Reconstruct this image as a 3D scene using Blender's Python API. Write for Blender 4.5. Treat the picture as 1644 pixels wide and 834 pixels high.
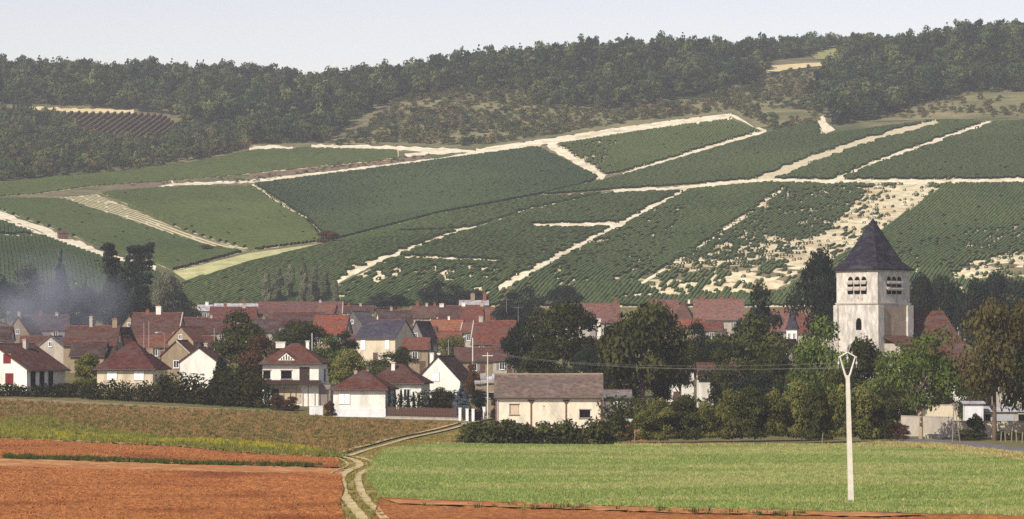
import bpy, bmesh, math, random
import numpy as np
from mathutils import Vector, Matrix, noise as mnoise
from mathutils.geometry import delaunay_2d_cdt

for o in list(bpy.data.objects):
    bpy.data.objects.remove(o)
scene = bpy.context.scene
COL = scene.collection
rad = math.radians

# ------------------------------------------------------------------ camera
F, W0, H0, HOR, HC = 5000.0, 1644.0, 834.0, 558.0, 10.4     # focal length and frame in photo pixels, eye level row, eye height
PITCH = math.atan((HOR - H0 / 2) / F)
cam = bpy.data.objects.new('camera', bpy.data.cameras.new('camera'))
COL.objects.link(cam)
cam.location = (0, 0, HC)
cam.rotation_euler = (math.pi / 2 + PITCH, 0, 0)
cam.data.sensor_width = 36.0
cam.data.lens = 36.0 * F / W0
cam.data.clip_start = 1.0
cam.data.clip_end = 20000.0
scene.camera = cam

# ------------------------------------------------------------------ sky, sun, exposure
SUN_EL, SUN_AZ = rad(40), rad(-38)            # sun behind the camera, to its left
S = Vector((math.sin(SUN_AZ) * math.cos(SUN_EL), -math.cos(SUN_AZ) * math.cos(SUN_EL), math.sin(SUN_EL)))
world = bpy.data.worlds.new('World')
scene.world = world
world.use_nodes = True
wn = world.node_tree.nodes
sky = wn.new('ShaderNodeTexSky')
sky.sky_type = 'NISHITA'
sky.sun_disc = False
sky.sun_elevation = SUN_EL
sky.sun_rotation = math.atan2(S.x, S.y)
sky.altitude = 150
sky.air_density = 1.0
sky.dust_density = 0.5
sky.ozone_density = 1.0
tintn = wn.new('ShaderNodeMixRGB')                    # the film's warm, slightly magenta balance, the same over the whole sky
tintn.blend_type = 'MULTIPLY'; tintn.inputs[0].default_value = 1.0; tintn.inputs[2].default_value = (1.42, 1.09, 1.00, 1)
world.node_tree.links.new(sky.outputs[0], tintn.inputs[1])
world.node_tree.links.new(tintn.outputs[0], wn['Background'].inputs[0])
wn['Background'].inputs[1].default_value = 0.10
sl = bpy.data.lights.new('sun', 'SUN')
sl.energy = 4.2
sl.angle = rad(0.53)
sl.color = (1.0, 0.92, 0.78)
sun = bpy.data.objects.new('sun', sl)
COL.objects.link(sun)
sun.rotation_euler = S.to_track_quat('Z', 'Y').to_euler()
scene.view_settings.view_transform = 'Standard'
scene.view_settings.look = 'None'
scene.view_settings.exposure = 0.42
scene.view_settings.gamma = 1.0
scene.cycles.max_bounces = 6
scene.cycles.diffuse_bounces = 2
scene.cycles.transparent_max_bounces = 8
scene.cycles.volume_bounces = 0
scene.cycles.use_denoising = False
scene.cycles.volume_step_rate = 1.0
scene.render.film_transparent = False

# ------------------------------------------------------------------ pixels and terrain
CP, SP = math.cos(PITCH), math.sin(PITCH)
def ray(u, v):
    a, b = (u - W0 / 2) / F, (H0 / 2 - v) / F
    dy = CP - b * SP
    return a / dy, (SP + b * CP) / dy                     # x and z per metre of depth
def wpt(u, v, D):
    rx, rz = ray(u, v)
    return Vector((rx * D, D, HC + rz * D))
def pix(x, y, z):
    dz = z - HC
    fwd = y * CP + dz * SP
    return W0 / 2 + F * x / fwd, H0 / 2 - F * (dz * CP - y * SP) / fwd

def hill(D):                                              # the far slopes, steeper than first guessed
    return 830 + (D - 870) * 0.70 if D > 840 else D
# (u, v, depth): where the ground shows in the photograph, or would without what stands on it
G = [
 (0,834,188),(400,834,188),(822,834,188),(1250,834,188),(1644,834,188),
 (610,803,212),(1366,808,208),(1100,822,197),(1644,812,205),
 (0,765,240),(300,775,236),(550,790,222),
 (0,705,300),(280,715,298),(550,735,292),(720,735,292),(1000,735,294),(1400,732,298),(1644,750,272),
 (0,676,345),(200,690,335),(480,712,322),(720,716,330),(1000,716,329),(1400,716,329),(1644,728,306),
 (0,642,430),(270,655,425),(530,668,415),(730,675,405),(880,692,388),(1100,694,382),(1480,704,356),(1644,700,366),
 (30,622,455),(215,621,452),(470,650,436),(1400,660,425),(1100,660,430),(1644,668,415),
 (0,592,520),(300,592,520),(630,592,560),(900,600,545),(1300,600,540),(1644,606,530),
 (0,560,640),(300,560,645),(630,562,650),(900,562,650),(1300,560,650),(1644,560,650),
 (0,528,780),(300,528,780),(630,528,780),(900,525,780),(1300,522,780),(1644,518,780),
 (0,478,845),(300,480,845),(540,490,850),(830,490,840),(1100,492,840),(1400,488,840),(1644,484,840),
]
GH = [
 (0,440,910),(240,437,930),(540,455,900),(825,455,900),(1035,455,900),(1300,450,900),(1644,450,895),
 (0,400,1000),(165,405,1010),(400,404,1060),(520,392,1010),(700,392,1000),(900,410,985),(1200,400,990),(1500,395,1000),(1644,390,1005),
 (0,345,1110),(100,318,1225),(165,314,1250),(330,360,1145),(490,352,1190),(620,362,1110),(700,345,1115),(860,317,1185),(985,308,1210),
 (900,360,1080),(1250,350,1090),(1644,340,1100),
 (1105,303,1215),(1230,290,1220),(1450,292,1190),(1644,291,1180),
 (400,294,1345),(600,305,1310),(780,290,1300),(970,287,1290),(0,290,1370),(200,288,1370),
 (560,262,1410),(720,250,1430),(860,232,1450),(1100,240,1400),(1215,214,1470),(1340,245,1330),(1480,205,1450),(1644,195,1440),(1320,212,1470),
 (400,240,1490),(500,236,1490),(980,210,1500),(1175,187,1540),(0,240,1530),(150,232,1600),(300,236,1560),
 (50,175,1740),(210,182,1740),(400,190,1690),(620,190,1620),(780,200,1570),(850,160,1660),(1000,190,1570),(1080,150,1680),(1300,150,1690),
 (1500,160,1600),(1644,165,1560),
 (1230,116,1800),(1360,104,1850),
 (0,124,1960),(200,130,1960),(370,130,1950),(520,148,1930),(570,150,1900),(620,142,1890),(700,124,1870),(850,104,1850),(1000,94,1840),(1100,90,1830),(1200,98,1850),
 (1215,84,2050),(1300,82,2060),(1390,76,2080),(1480,80,1830),(1560,72,1800),(1644,62,1790),
]
cp = []
for (u, v, D) in G:
    cp.append(wpt(u, v, D))
ridge = []
for (u, v, D) in GH:
    p = wpt(u, v, hill(D)); cp.append(p)
for (u, v, D) in [(0,124,1960),(200,130,1960),(370,130,1950),(520,142,1930),(700,122,1870),(850,106,1850),(1000,94,1840),(1100,90,1830),(1390,80,2080),(1560,72,1800),(1644,62,1790)]:
    p = wpt(u, v, hill(D))
    cp.append(Vector((p.x * 1.1, p.y + 160, p.z - 3)))
    cp.append(Vector((p.x * 1.4, p.y + 600, p.z - 14)))
    cp.append(Vector((p.x * 2.5, p.y + 1600, p.z - 30)))
# beyond the two sides of the frame the land goes on as at its edges
for lst, fn in ((G, lambda d: d), (GH, hill)):
    for (u, v, D) in lst:
        if u in (0, 1644):
            p = wpt(u, v, fn(D)); sgn = -1 if u == 0 else 1
            for k in (140, 600, 1500):
                cp.append(Vector((p.x + sgn * k, p.y, p.z)))
for x in (-1500, -500, 0, 500, 1500):
    cp.append(Vector((x, 0, 8.7))); cp.append(Vector((x, 60, 5.2))); cp.append(Vector((x, 120, 1.6))); cp.append(Vector((x, -300, 14.0))); cp.append(Vector((x, 4200, 150.0)))
CPA = np.array([(p.x, p.y, p.z) for p in cp])
SC = 100.0
def tps(r2):
    return np.where(r2 > 1e-12, 0.5 * r2 * np.log(np.maximum(r2, 1e-12)), 0.0)
P2 = CPA[:, :2] / SC
n = len(P2)
K = tps(((P2[:, None] - P2[None]) ** 2).sum(-1)) + np.eye(n) * 0.02
Pm = np.hstack([np.ones((n, 1)), P2])
A = np.zeros((n + 3, n + 3)); A[:n, :n] = K; A[:n, n:] = Pm; A[n:, :n] = Pm.T
wts = np.linalg.solve(A, np.concatenate([CPA[:, 2], np.zeros(3)]))
def axis(parts):
    out = []
    for a, b, s in parts:
        out += list(np.arange(a, b, s))
    return np.array(out + [parts[-1][1]], float)
GX = axis([(-2400,-1200,200),(-1200,-600,60),(-600,-300,20),(-300,300,5),(300,600,20),(600,1200,60),(1200,2400,200)])
GY = axis([(-300,100,25),(100,420,4),(420,860,5),(860,1700,6),(1700,2300,25),(2300,4200,120)])
XX, YY = np.meshgrid(GX, GY)
Q2 = np.stack([XX.ravel(), YY.ravel()], 1) / SC
Z = np.zeros(len(Q2))
for i in range(0, len(Q2), 4000):
    q = Q2[i:i + 4000]
    Z[i:i + 4000] = tps(((q[:, None] - P2[None]) ** 2).sum(-1)) @ wts[:n] + np.hstack([np.ones((len(q), 1)), q]) @ wts[n:]
ZG = Z.reshape(XX.shape)
def ter(x, y):
    x = np.asarray(x, float); y = np.asarray(y, float)
    i = np.clip(np.searchsorted(GX, x) - 1, 0, len(GX) - 2); j = np.clip(np.searchsorted(GY, y) - 1, 0, len(GY) - 2)
    fx = np.clip((x - GX[i]) / (GX[i + 1] - GX[i]), 0, 1); fy = np.clip((y - GY[j]) / (GY[j + 1] - GY[j]), 0, 1)
    return (ZG[j, i] * (1 - fx) * (1 - fy) + ZG[j, i + 1] * fx * (1 - fy) + ZG[j + 1, i] * (1 - fx) * fy + ZG[j + 1, i + 1] * fx * fy)
MARCH = np.concatenate([np.arange(150, 900, 1.5), np.arange(900, 2400, 2.0)])
def cast(u, v):                                           # where the line of sight meets the ground
    rx, rz = ray(u, v)
    d = ter(rx * MARCH, MARCH) - (HC + rz * MARCH)
    k = np.argmax(d >= 0)
    if d[k] < 0:
        k = int(np.argmax(d))
    elif k > 0:
        t = d[k - 1] / (d[k - 1] - d[k]); D = MARCH[k - 1] + t * (MARCH[k] - MARCH[k - 1])
        return rx * D, D
    return rx * MARCH[k], MARCH[k]
def solve_depth(u, v, h, lo=330, hi=900):                 # depth at which a thing h metres tall, standing on the ground, reaches row v
    Ds = np.arange(lo, hi, 1.0)
    rx, rz = ray(u, v)
    d = ter(rx * Ds, Ds) + h - (HC + rz * Ds)
    k = np.argmax(d >= 0) if d[0] < 0 else 0
    if d.max() < 0: k = int(np.argmax(d))
    s = np.where(np.diff(np.sign(d)) != 0)[0]
    return float(Ds[s[0]]) if len(s) else float(Ds[np.argmin(abs(d))])

# ------------------------------------------------------------------ materials
MATS = {}
def lin(c):
    return tuple(((x / 255) / 12.92 if x / 255 <= 0.04045 else ((x / 255 + 0.055) / 1.055) ** 2.4) for x in c)
def mat(name, c1, c2, scale=4.0, rough=0.9, bump=0.0, detail=6, c3=None, scale3=0.3, th3=(0.5, 0.62), rnd=0.0, stretch=None, coord='world', spec=0.1, bscale=None):
    """two-tone noise, a third tone in larger patches, optional relief and a shade of its own for each object"""
    m = bpy.data.materials.new(name); m.use_nodes = True
    N, L = m.node_tree.nodes, m.node_tree.links
    b = N['Principled BSDF']; b.inputs['Roughness'].default_value = rough
    b.inputs['Specular IOR Level'].default_value = spec
    if coord == 'world':
        src = N.new('ShaderNodeNewGeometry').outputs['Position']
    else:
        src = N.new('ShaderNodeTexCoord').outputs['Object']
    if stretch:
        mp = N.new('ShaderNodeMapping'); mp.inputs['Scale'].default_value = stretch
        L.new(src, mp.inputs[0]); src = mp.outputs[0]
    t = N.new('ShaderNodeTexNoise'); t.inputs['Scale'].default_value = scale; t.inputs['Detail'].default_value = detail; t.inputs['Roughness'].default_value = 0.65
    L.new(src, t.inputs['Vector'])
    r = N.new('ShaderNodeValToRGB'); r.color_ramp.elements[0].position = 0.36; r.color_ramp.elements[1].position = 0.66
    r.color_ramp.elements[0].color = (*c1, 1); r.color_ramp.elements[1].color = (*c2, 1)
    L.new(t.outputs['Fac'], r.inputs[0]); out = r.outputs[0]
    if c3:
        t3 = N.new('ShaderNodeTexNoise'); t3.inputs['Scale'].default_value = scale3; t3.inputs['Detail'].default_value = 5
        L.new(src, t3.inputs['Vector'])
        r3 = N.new('ShaderNodeMapRange'); r3.inputs[1].default_value = th3[0]; r3.inputs[2].default_value = th3[1]
        L.new(t3.outputs['Fac'], r3.inputs[0])
        mx = N.new('ShaderNodeMixRGB'); L.new(r3.outputs[0], mx.inputs[0]); L.new(out, mx.inputs[1]); mx.inputs[2].default_value = (*c3, 1)
        out = mx.outputs[0]
    if rnd:
        oi = N.new('ShaderNodeObjectInfo'); hs = N.new('ShaderNodeHueSaturation')
        mr = N.new('ShaderNodeMapRange'); mr.inputs[3].default_value = 1 - rnd; mr.inputs[4].default_value = 1 + rnd
        mh = N.new('ShaderNodeMapRange'); mh.inputs[3].default_value = 0.5 - rnd * 0.05; mh.inputs[4].default_value = 0.5 + rnd * 0.05
        L.new(oi.outputs['Random'], mr.inputs[0]); L.new(mr.outputs[0], hs.inputs['Value'])
        L.new(oi.outputs['Random'], mh.inputs[0]); L.new(mh.outputs[0], hs.inputs['Hue'])
        L.new(out, hs.inputs['Color']); out = hs.outputs[0]
    L.new(out, b.inputs['Base Color'])
    if bump:
        bp = N.new('ShaderNodeBump'); bp.inputs['Strength'].default_value = 1.0; bp.inputs['Distance'].default_value = bump
        tb = t
        if bscale:
            tb = N.new('ShaderNodeTexNoise'); tb.inputs['Scale'].default_value = bscale; tb.inputs['Detail'].default_value = 4; L.new(src, tb.inputs['Vector'])
        L.new(tb.outputs['Fac'], bp.inputs['Height']); L.new(bp.outputs[0], b.inputs['Normal'])
    MATS[name] = m
    return m
def leaf_mat(name, dark, light, trans=0.25, rnd=0.25, patch=None):
    """foliage: each leaf spray has its own tone from the mesh, each plant its own shade"""
    m = bpy.data.materials.new(name); m.use_nodes = True
    N, L = m.node_tree.nodes, m.node_tree.links
    N.remove(N['Principled BSDF'])
    at = N.new('ShaderNodeAttribute'); at.attribute_name = 'tint'
    mx = N.new('ShaderNodeMixRGB'); L.new(at.outputs['Fac'], mx.inputs[0]); mx.inputs[1].default_value = (*dark, 1); mx.inputs[2].default_value = (*light, 1)
    out = mx.outputs[0]
    if patch:
        oi0 = N.new('ShaderNodeObjectInfo'); m0 = N.new('ShaderNodeMath'); m0.operation = 'MULTIPLY'; m0.inputs[1].default_value = 17.31
        m1 = N.new('ShaderNodeMath'); m1.operation = 'FRACT'; L.new(oi0.outputs['Random'], m0.inputs[0]); L.new(m0.outputs[0], m1.inputs[0])
        m2 = N.new('ShaderNodeMath'); m2.operation = 'POWER'; m2.inputs[1].default_value = 2.5; L.new(m1.outputs[0], m2.inputs[0])
        mp = N.new('ShaderNodeMixRGB'); L.new(m2.outputs[0], mp.inputs[0]); L.new(out, mp.inputs[1]); mp.inputs[2].default_value = (*patch, 1); out = mp.outputs[0]
    oi = N.new('ShaderNodeObjectInfo'); hs = N.new('ShaderNodeHueSaturation')
    mr = N.new('ShaderNodeMapRange'); mr.inputs[3].default_value = 1 - rnd; mr.inputs[4].default_value = 1 + rnd
    L.new(oi.outputs['Random'], mr.inputs[0]); L.new(mr.outputs[0], hs.inputs['Value']); L.new(out, hs.inputs['Color'])
    d = N.new('ShaderNodeBsdfDiffuse'); tr = N.new('ShaderNodeBsdfTranslucent'); ms = N.new('ShaderNodeMixShader'); ms.inputs[0].default_value = trans
    L.new(hs.outputs[0], d.inputs[0]); L.new(hs.outputs[0], tr.inputs[0]); L.new(d.outputs[0], ms.inputs[1]); L.new(tr.outputs[0], ms.inputs[2])
    L.new(ms.outputs[0], N['Material Output'].inputs[0])
    MATS[name] = m
    return m
def plain(name, c, rough=0.7, var=0.12, scale=3.0, spec=0.2, coord='obj'):
    c = tuple(c)
    return mat(name, tuple(x * (1 - var) for x in c), tuple(min(1, x * (1 + var)) for x in c), scale=scale, rough=rough, coord=coord, spec=spec)

mat('grass_ground', (0.09,0.085,0.03), (0.20,0.16,0.07), 0.8, bump=0.1, c3=(0.10,0.12,0.04), scale3=0.05)
mat('hill_grass', (0.10,0.095,0.045), (0.21,0.175,0.095), 0.12, c3=(0.07,0.085,0.035), scale3=0.02)
mat('scrub_grass', (0.11,0.115,0.05), (0.25,0.215,0.11), 0.10, detail=8, c3=(0.10,0.105,0.045), scale3=0.03, th3=(0.48,0.7))
mat('chalk', (0.52,0.45,0.31), (0.80,0.73,0.56), 0.4, bump=0.15, detail=8, c3=(0.42,0.33,0.2), scale3=0.11, th3=(0.55,0.72))
mat('chalk_soil', (0.42,0.35,0.21), (0.76,0.67,0.46), 0.35, detail=8, c3=(0.36,0.27,0.14), scale3=0.08, th3=(0.5,0.7))
mat('chalk_strip', (0.42,0.36,0.22), (0.60,0.53,0.36), 0.5, bump=0.1)
mat('grass_path', (0.30,0.30,0.13), (0.50,0.47,0.24), 0.3, bump=0.05)
mat('wheat', (0.50,0.40,0.20), (0.66,0.56,0.32), 0.2)
mat('weld_field', (0.20,0.21,0.07), (0.32,0.30,0.11), 0.3)
mat('brown_plot', (0.12,0.085,0.06), (0.20,0.14,0.09), 0.4)
mat('red_soil', (0.22,0.080,0.024), (0.46,0.180,0.060), 2.6, bump=0.25, detail=9, c3=(0.20,0.062,0.022), scale3=0.10, th3=(0.5,0.7))
mat('pale_soil', (0.28,0.105,0.036), (0.44,0.20,0.08), 2.6, bump=0.08, detail=9, c3=(0.44,0.24,0.10), scale3=0.4)
mat('stubble_soil', (0.20,0.105,0.040), (0.36,0.20,0.085), 1.8, bump=0.08, detail=8, c3=(0.13,0.12,0.04), scale3=0.09, th3=(0.45,0.6))
mat('verge', (0.17,0.15,0.045), (0.32,0.27,0.09), 1.4, bump=0.1, c3=(0.38,0.28,0.13), scale3=0.2)
mat('crop_soil', (0.17,0.20,0.06), (0.32,0.34,0.12), 1.0, bump=0.06, c3=(0.38,0.38,0.15), scale3=0.12, th3=(0.45,0.65), stretch=(0.35,1,1))
mat('dry_grass', (0.42,0.30,0.15), (0.60,0.46,0.25), 1.5, bump=0.1)
mat('track', (0.38,0.29,0.14), (0.60,0.48,0.27), 1.3, bump=0.06, detail=8, c3=(0.33,0.25,0.11), scale3=0.5)
mat('asphalt', (0.10,0.095,0.11), (0.17,0.16,0.17), 1.0)
mat('yard', (0.20,0.17,0.13), (0.34,0.29,0.22), 0.5, c3=(0.12,0.12,0.06), scale3=0.15)
# roofs
def roofm(name, c):
    mat(name, tuple(x * 0.55 for x in c), tuple(x * 1.35 for x in c), 1.4, rough=0.92, bump=0.08, detail=10, c3=tuple(x * 0.45 + 0.045 for x in c), scale3=0.45, th3=(0.5,0.7), rnd=0.18, stretch=(1,1,2.2), coord='obj', bscale=9)
roofm('roof_brown', (0.092,0.042,0.032)); roofm('roof_dark', (0.055,0.030,0.028)); roofm('roof_red', (0.135,0.047,0.031)); roofm('roof_orange', (0.20,0.062,0.032))
roofm('roof_pink', (0.155,0.072,0.060)); roofm('roof_slate', (0.046,0.040,0.058)); roofm('roof_grey', (0.16,0.145,0.145)); roofm('roof_barn', (0.170,0.122,0.100)); roofm('roof_pale', (0.42,0.40,0.42))
roofm('roof_spire', (0.028,0.025,0.038)); roofm('roof_new', (0.088,0.032,0.026))
# walls
def wallm(name, c, k=0.18, st=0.5):
    mat(name, tuple(x * (1 - k) for x in c), tuple(min(0.86, x * (1 + k * 0.6)) for x in c), 1.3, rough=0.95, bump=0.02, detail=9, c3=tuple(x * 0.62 for x in c), scale3=st, th3=(0.5,0.8), coord='obj', bscale=8, stretch=(1.6,1.6,0.6))
wallm('wall_white', (0.78,0.75,0.68), 0.08); wallm('wall_cream', (0.60,0.52,0.39), 0.10); wallm('wall_tan', (0.29,0.225,0.155)); wallm('wall_stone', (0.50,0.44,0.34), 0.25)
wallm('wall_grey', (0.20,0.18,0.18)); wallm('wall_ochre', (0.34,0.23,0.11)); wallm('wall_pale', (0.42,0.375,0.32)); wallm('plinth', (0.72,0.72,0.74), 0.06)
wallm('tower_stone', (0.58,0.54,0.485), 0.36, 0.9); wallm('tower_infill', (0.46,0.35,0.26), 0.2, 0.9); wallm('barn_wall', (0.76,0.68,0.54), 0.12)
plain('white_paint', (0.80,0.80,0.80)); plain('brick', (0.20,0.075,0.045), var=0.3, scale=6); plain('pot', (0.22,0.075,0.042)); plain('red_shutter', (0.16,0.018,0.022))
plain('dark_wood', (0.045,0.025,0.020)); plain('brown_wood', (0.11,0.06,0.045), var=0.3); plain('grey_wood', (0.22,0.19,0.16)); plain('near_black', (0.010,0.009,0.010), spec=0.0)  # the near-black one paints the shade inside openings; the wall tie shares it
plain('beige_door', (0.50,0.40,0.27)); plain('board', (0.60,0.46,0.34)); plain('concrete', (0.62,0.58,0.50), var=0.1, scale=2.0); plain('metal', (0.30,0.30,0.32), rough=0.5)
plain('zinc', (0.48,0.50,0.56), rough=0.5); plain('gutter', (0.10,0.085,0.08)); plain('wire', (0.22,0.21,0.20)); plain('blue_sheet', (0.16,0.20,0.34)); plain('grey_door', (0.36,0.37,0.40)); plain('rust', (0.30,0.11,0.05), var=0.3)
plain('bark', (0.13,0.095,0.065), var=0.35, scale=5); plain('bark_pale', (0.38,0.29,0.19), var=0.25, scale=5); plain('moss_sheet', (0.30,0.27,0.25), var=0.5, scale=1.2)
gl = plain('glass', (0.025,0.028,0.035), rough=0.15, spec=0.5)
# foliage
leaf_mat('leaf_oak', (0.014,0.019,0.007), (0.080,0.086,0.028)); leaf_mat('leaf_green', (0.030,0.050,0.012), (0.145,0.180,0.046)); leaf_mat('leaf_dark', (0.010,0.015,0.012), (0.030,0.038,0.022), 0.12)
leaf_mat('leaf_olive', (0.052,0.058,0.016), (0.20,0.195,0.058)); leaf_mat('leaf_grey', (0.070,0.080,0.050), (0.17,0.175,0.11)); leaf_mat('leaf_brown', (0.038,0.034,0.012), (0.125,0.104,0.038))
leaf_mat('leaf_yellow', (0.070,0.080,0.010), (0.20,0.20,0.035)); leaf_mat('leaf_blue', (0.035,0.045,0.05), (0.11,0.13,0.15)); leaf_mat('leaf_russet', (0.045,0.025,0.014), (0.11,0.060,0.032))
leaf_mat('leaf_forest', (0.014,0.026,0.012), (0.066,0.088,0.034), 0.15, 0.5, patch=(0.11,0.125,0.045)); leaf_mat('leaf_pine', (0.012,0.020,0.014), (0.036,0.048,0.030), 0.1, 0.3)
leaf_mat('leaf_scrub', (0.040,0.050,0.018), (0.13,0.135,0.05), 0.15, 0.35, patch=(0.13,0.09,0.05)); leaf_mat('leaf_vine', (0.040,0.064,0.023), (0.100,0.132,0.048), 0.2, 0.05); leaf_mat('leaf_vine_dark', (0.030,0.052,0.022), (0.078,0.108,0.044), 0.2, 0.05); leaf_mat('leaf_vine_light', (0.052,0.078,0.024), (0.125,0.155,0.050), 0.2, 0.05)
leaf_mat('leaf_hedge', (0.016,0.018,0.007), (0.055,0.055,0.018)); leaf_mat('blade_crop', (0.17,0.25,0.065), (0.44,0.49,0.16), 0.45, 0.3); leaf_mat('blade_dry', (0.25,0.145,0.055), (0.50,0.33,0.14), 0.4, 0.3)
leaf_mat('blade_weed', (0.035,0.055,0.015), (0.12,0.15,0.04), 0.3, 0.3); leaf_mat('blade_verge', (0.16,0.17,0.035), (0.36,0.32,0.09), 0.4, 0.3); leaf_mat('blade_flower', (0.36,0.33,0.02), (0.60,0.52,0.03), 0.3, 0.2)
leaf_mat('blade_pale', (0.38,0.39,0.14), (0.60,0.56,0.25), 0.45, 0.2)
leaf_mat('leaf_brownrow', (0.05,0.04,0.022), (0.12,0.085,0.05), 0.1, 0.1)

# ------------------------------------------------------------------ mesh helpers
def link(o, parent=None):
    COL.objects.link(o)
    if parent: o.parent = parent
    return o
def mesh_obj(name, verts, faces, m, parent=None, smooth=False, tint=None, mats=None, fmat=None):
    me = bpy.data.meshes.new(name)
    me.from_pydata([tuple(v) for v in verts], [], faces); me.update()
    if mats:
        for x in mats: me.materials.append(MATS[x])
        if fmat is not None: me.polygons.foreach_set('material_index', fmat)
    else:
        me.materials.append(MATS[m])
    if tint is not None:
        a = me.attributes.new('tint', 'FLOAT', 'POINT'); a.data.foreach_set('value', np.asarray(tint, np.float32))
    if smooth: me.polygons.foreach_set('use_smooth', [True] * len(me.polygons))
    return link(bpy.data.objects.new(name, me), parent)
def tag(o, label, cat, group=None, kind=None):
    o['label'] = label; o['category'] = cat
    if group: o['group'] = group
    if kind: o['kind'] = kind
    return o
def thing(name, label, cat, loc, rz=0.0, group=None):
    o = bpy.data.objects.new(name, None); o.empty_display_size = 0.5
    o.location = loc; o.rotation_euler = (0, 0, rz)
    COL.objects.link(o)
    return tag(o, label, cat, group)
class MB:
    def __init__(s): s.v, s.f = [], []
    def poly(s, pts, faces):
        k = len(s.v); s.v += [tuple(p) for p in pts]; s.f += [tuple(i + k for i in f) for f in faces]; return s
    def box(s, x0, x1, y0, y1, z0, z1):
        return s.poly([(x0,y0,z0),(x1,y0,z0),(x1,y1,z0),(x0,y1,z0),(x0,y0,z1),(x1,y0,z1),(x1,y1,z1),(x0,y1,z1)],
                      [(0,3,2,1),(4,5,6,7),(0,1,5,4),(1,2,6,5),(2,3,7,6),(3,0,4,7)])
    def tube(s, pts, rads, k=7, cap=True):
        pts = [Vector(p) for p in pts]; b0 = len(s.v)
        for i, p in enumerate(pts):
            d = (pts[min(i + 1, len(pts) - 1)] - pts[max(i - 1, 0)]).normalized()
            a = d.cross(Vector((0.31, 0.95, 0.02)))
            if a.length < 0.1: a = d.cross(Vector((1, 0, 0)))
            a.normalize(); b = d.cross(a)
            for j in range(k):
                t = 2 * math.pi * j / k
                s.v.append(tuple(p + (a * math.cos(t) + b * math.sin(t)) * rads[i]))
        for i in range(len(pts) - 1):
            for j in range(k):
                q = b0 + i * k
                s.f.append((q + j, q + (j + 1) % k, q + k + (j + 1) % k, q + k + j))
        if cap:
            s.f.append(tuple(b0 + j for j in range(k))[::-1]); q = b0 + (len(pts) - 1) * k; s.f.append(tuple(q + j for j in range(k)))
        return s
    def make(s, name, m, parent=None, smooth=False):
        return mesh_obj(name, s.v, s.f, m, parent, smooth)
def structure(o, label=None):
    o['kind'] = 'structure'
    if label: o['label'] = label
    return o

# ground: one sheet out to the horizon
nx, ny = len(GX), len(GY)
gv = np.stack([XX.ravel(), YY.ravel(), ZG.ravel()], 1)
ii, jj = np.meshgrid(np.arange(nx - 1), np.arange(ny - 1)); k0 = (jj * nx + ii).ravel()
gf = np.stack([k0, k0 + 1, k0 + 1 + nx, k0 + nx], 1)
fy = (GY[:-1] + GY[1:]) / 2; fm = np.repeat((fy > 835).astype(int), nx - 1)
ground = structure(mesh_obj('ground', gv.tolist(), gf.tolist(), None, None, True, mats=['grass_ground', 'hill_grass'], fmat=fm.tolist()), 'rolling valley ground rising to the wooded ridge')

def inside(px, py, poly):
    poly = np.asarray(poly, float); x0, y0 = poly[:, 0], poly[:, 1]; x1, y1 = np.roll(x0, -1), np.roll(y0, -1)
    px = np.asarray(px, float)[:, None]; py = np.asarray(py, float)[:, None]
    with np.errstate(divide='ignore', invalid='ignore'):
        c = ((y0 > py) != (y1 > py)) & (px < (x1 - x0) * (py - y0) / (y1 - y0) + x0)
    return c.sum(1) % 2 == 1
def densify(pts, step, close=True):
    out = []; n = len(pts)
    for i in range(n if close else n - 1):
        a, b = pts[i], pts[(i + 1) % n]
        k = max(1, int(math.hypot(b[0] - a[0], b[1] - a[1]) / step))
        for j in range(k): out.append((a[0] + (b[0] - a[0]) * j / k, a[1] + (b[1] - a[1]) * j / k))
    if not close: out.append(pts[-1])
    return out
def world_poly(ppts, step=10):
    return [cast(u, v) for u, v in densify(ppts, step)]
def drape(name, wp, off, m, spacing, parent=None, amp=0.0, edge=0.0, seed=1):
    """a sheet over the ground inside the outline wp, with its own relief"""
    rnd = random.Random(seed); wp = np.array(wp)
    if edge: wp = wp + np.array([[rnd.uniform(-edge, edge), rnd.uniform(-edge, edge)] for _ in wp])
    lo, hi = wp.min(0), wp.max(0)
    xs = np.arange(lo[0], hi[0], spacing); ys = np.arange(lo[1], hi[1], spacing)
    gx, gy = np.meshgrid(xs, ys); g = np.stack([gx.ravel(), gy.ravel()], 1)
    rs = np.random.RandomState(seed); g += (rs.rand(*g.shape) - 0.5) * spacing * 0.5
    if len(g): g = g[inside(g[:, 0], g[:, 1], wp)]
    pts = [Vector(p) for p in wp] + [Vector(p) for p in g]
    nb = len(wp)
    vv, ee, ff, *_ = delaunay_2d_cdt(pts, [(i, (i + 1) % nb) for i in range(nb)], [], 1, 1e-4)
    if not ff:
        vv, ee, ff, *_ = delaunay_2d_cdt(pts, [], [list(range(nb))], 1, 1e-4)
    x = np.array([p.x for p in vv]); y = np.array([p.y for p in vv]); z = ter(x, y) + off
    if amp: z = z + rs.rand(len(z)) * amp
    return mesh_obj(name, np.stack([x, y, z], 1).tolist(), [list(f) for f in ff], m, parent, amp == 0)

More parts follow.
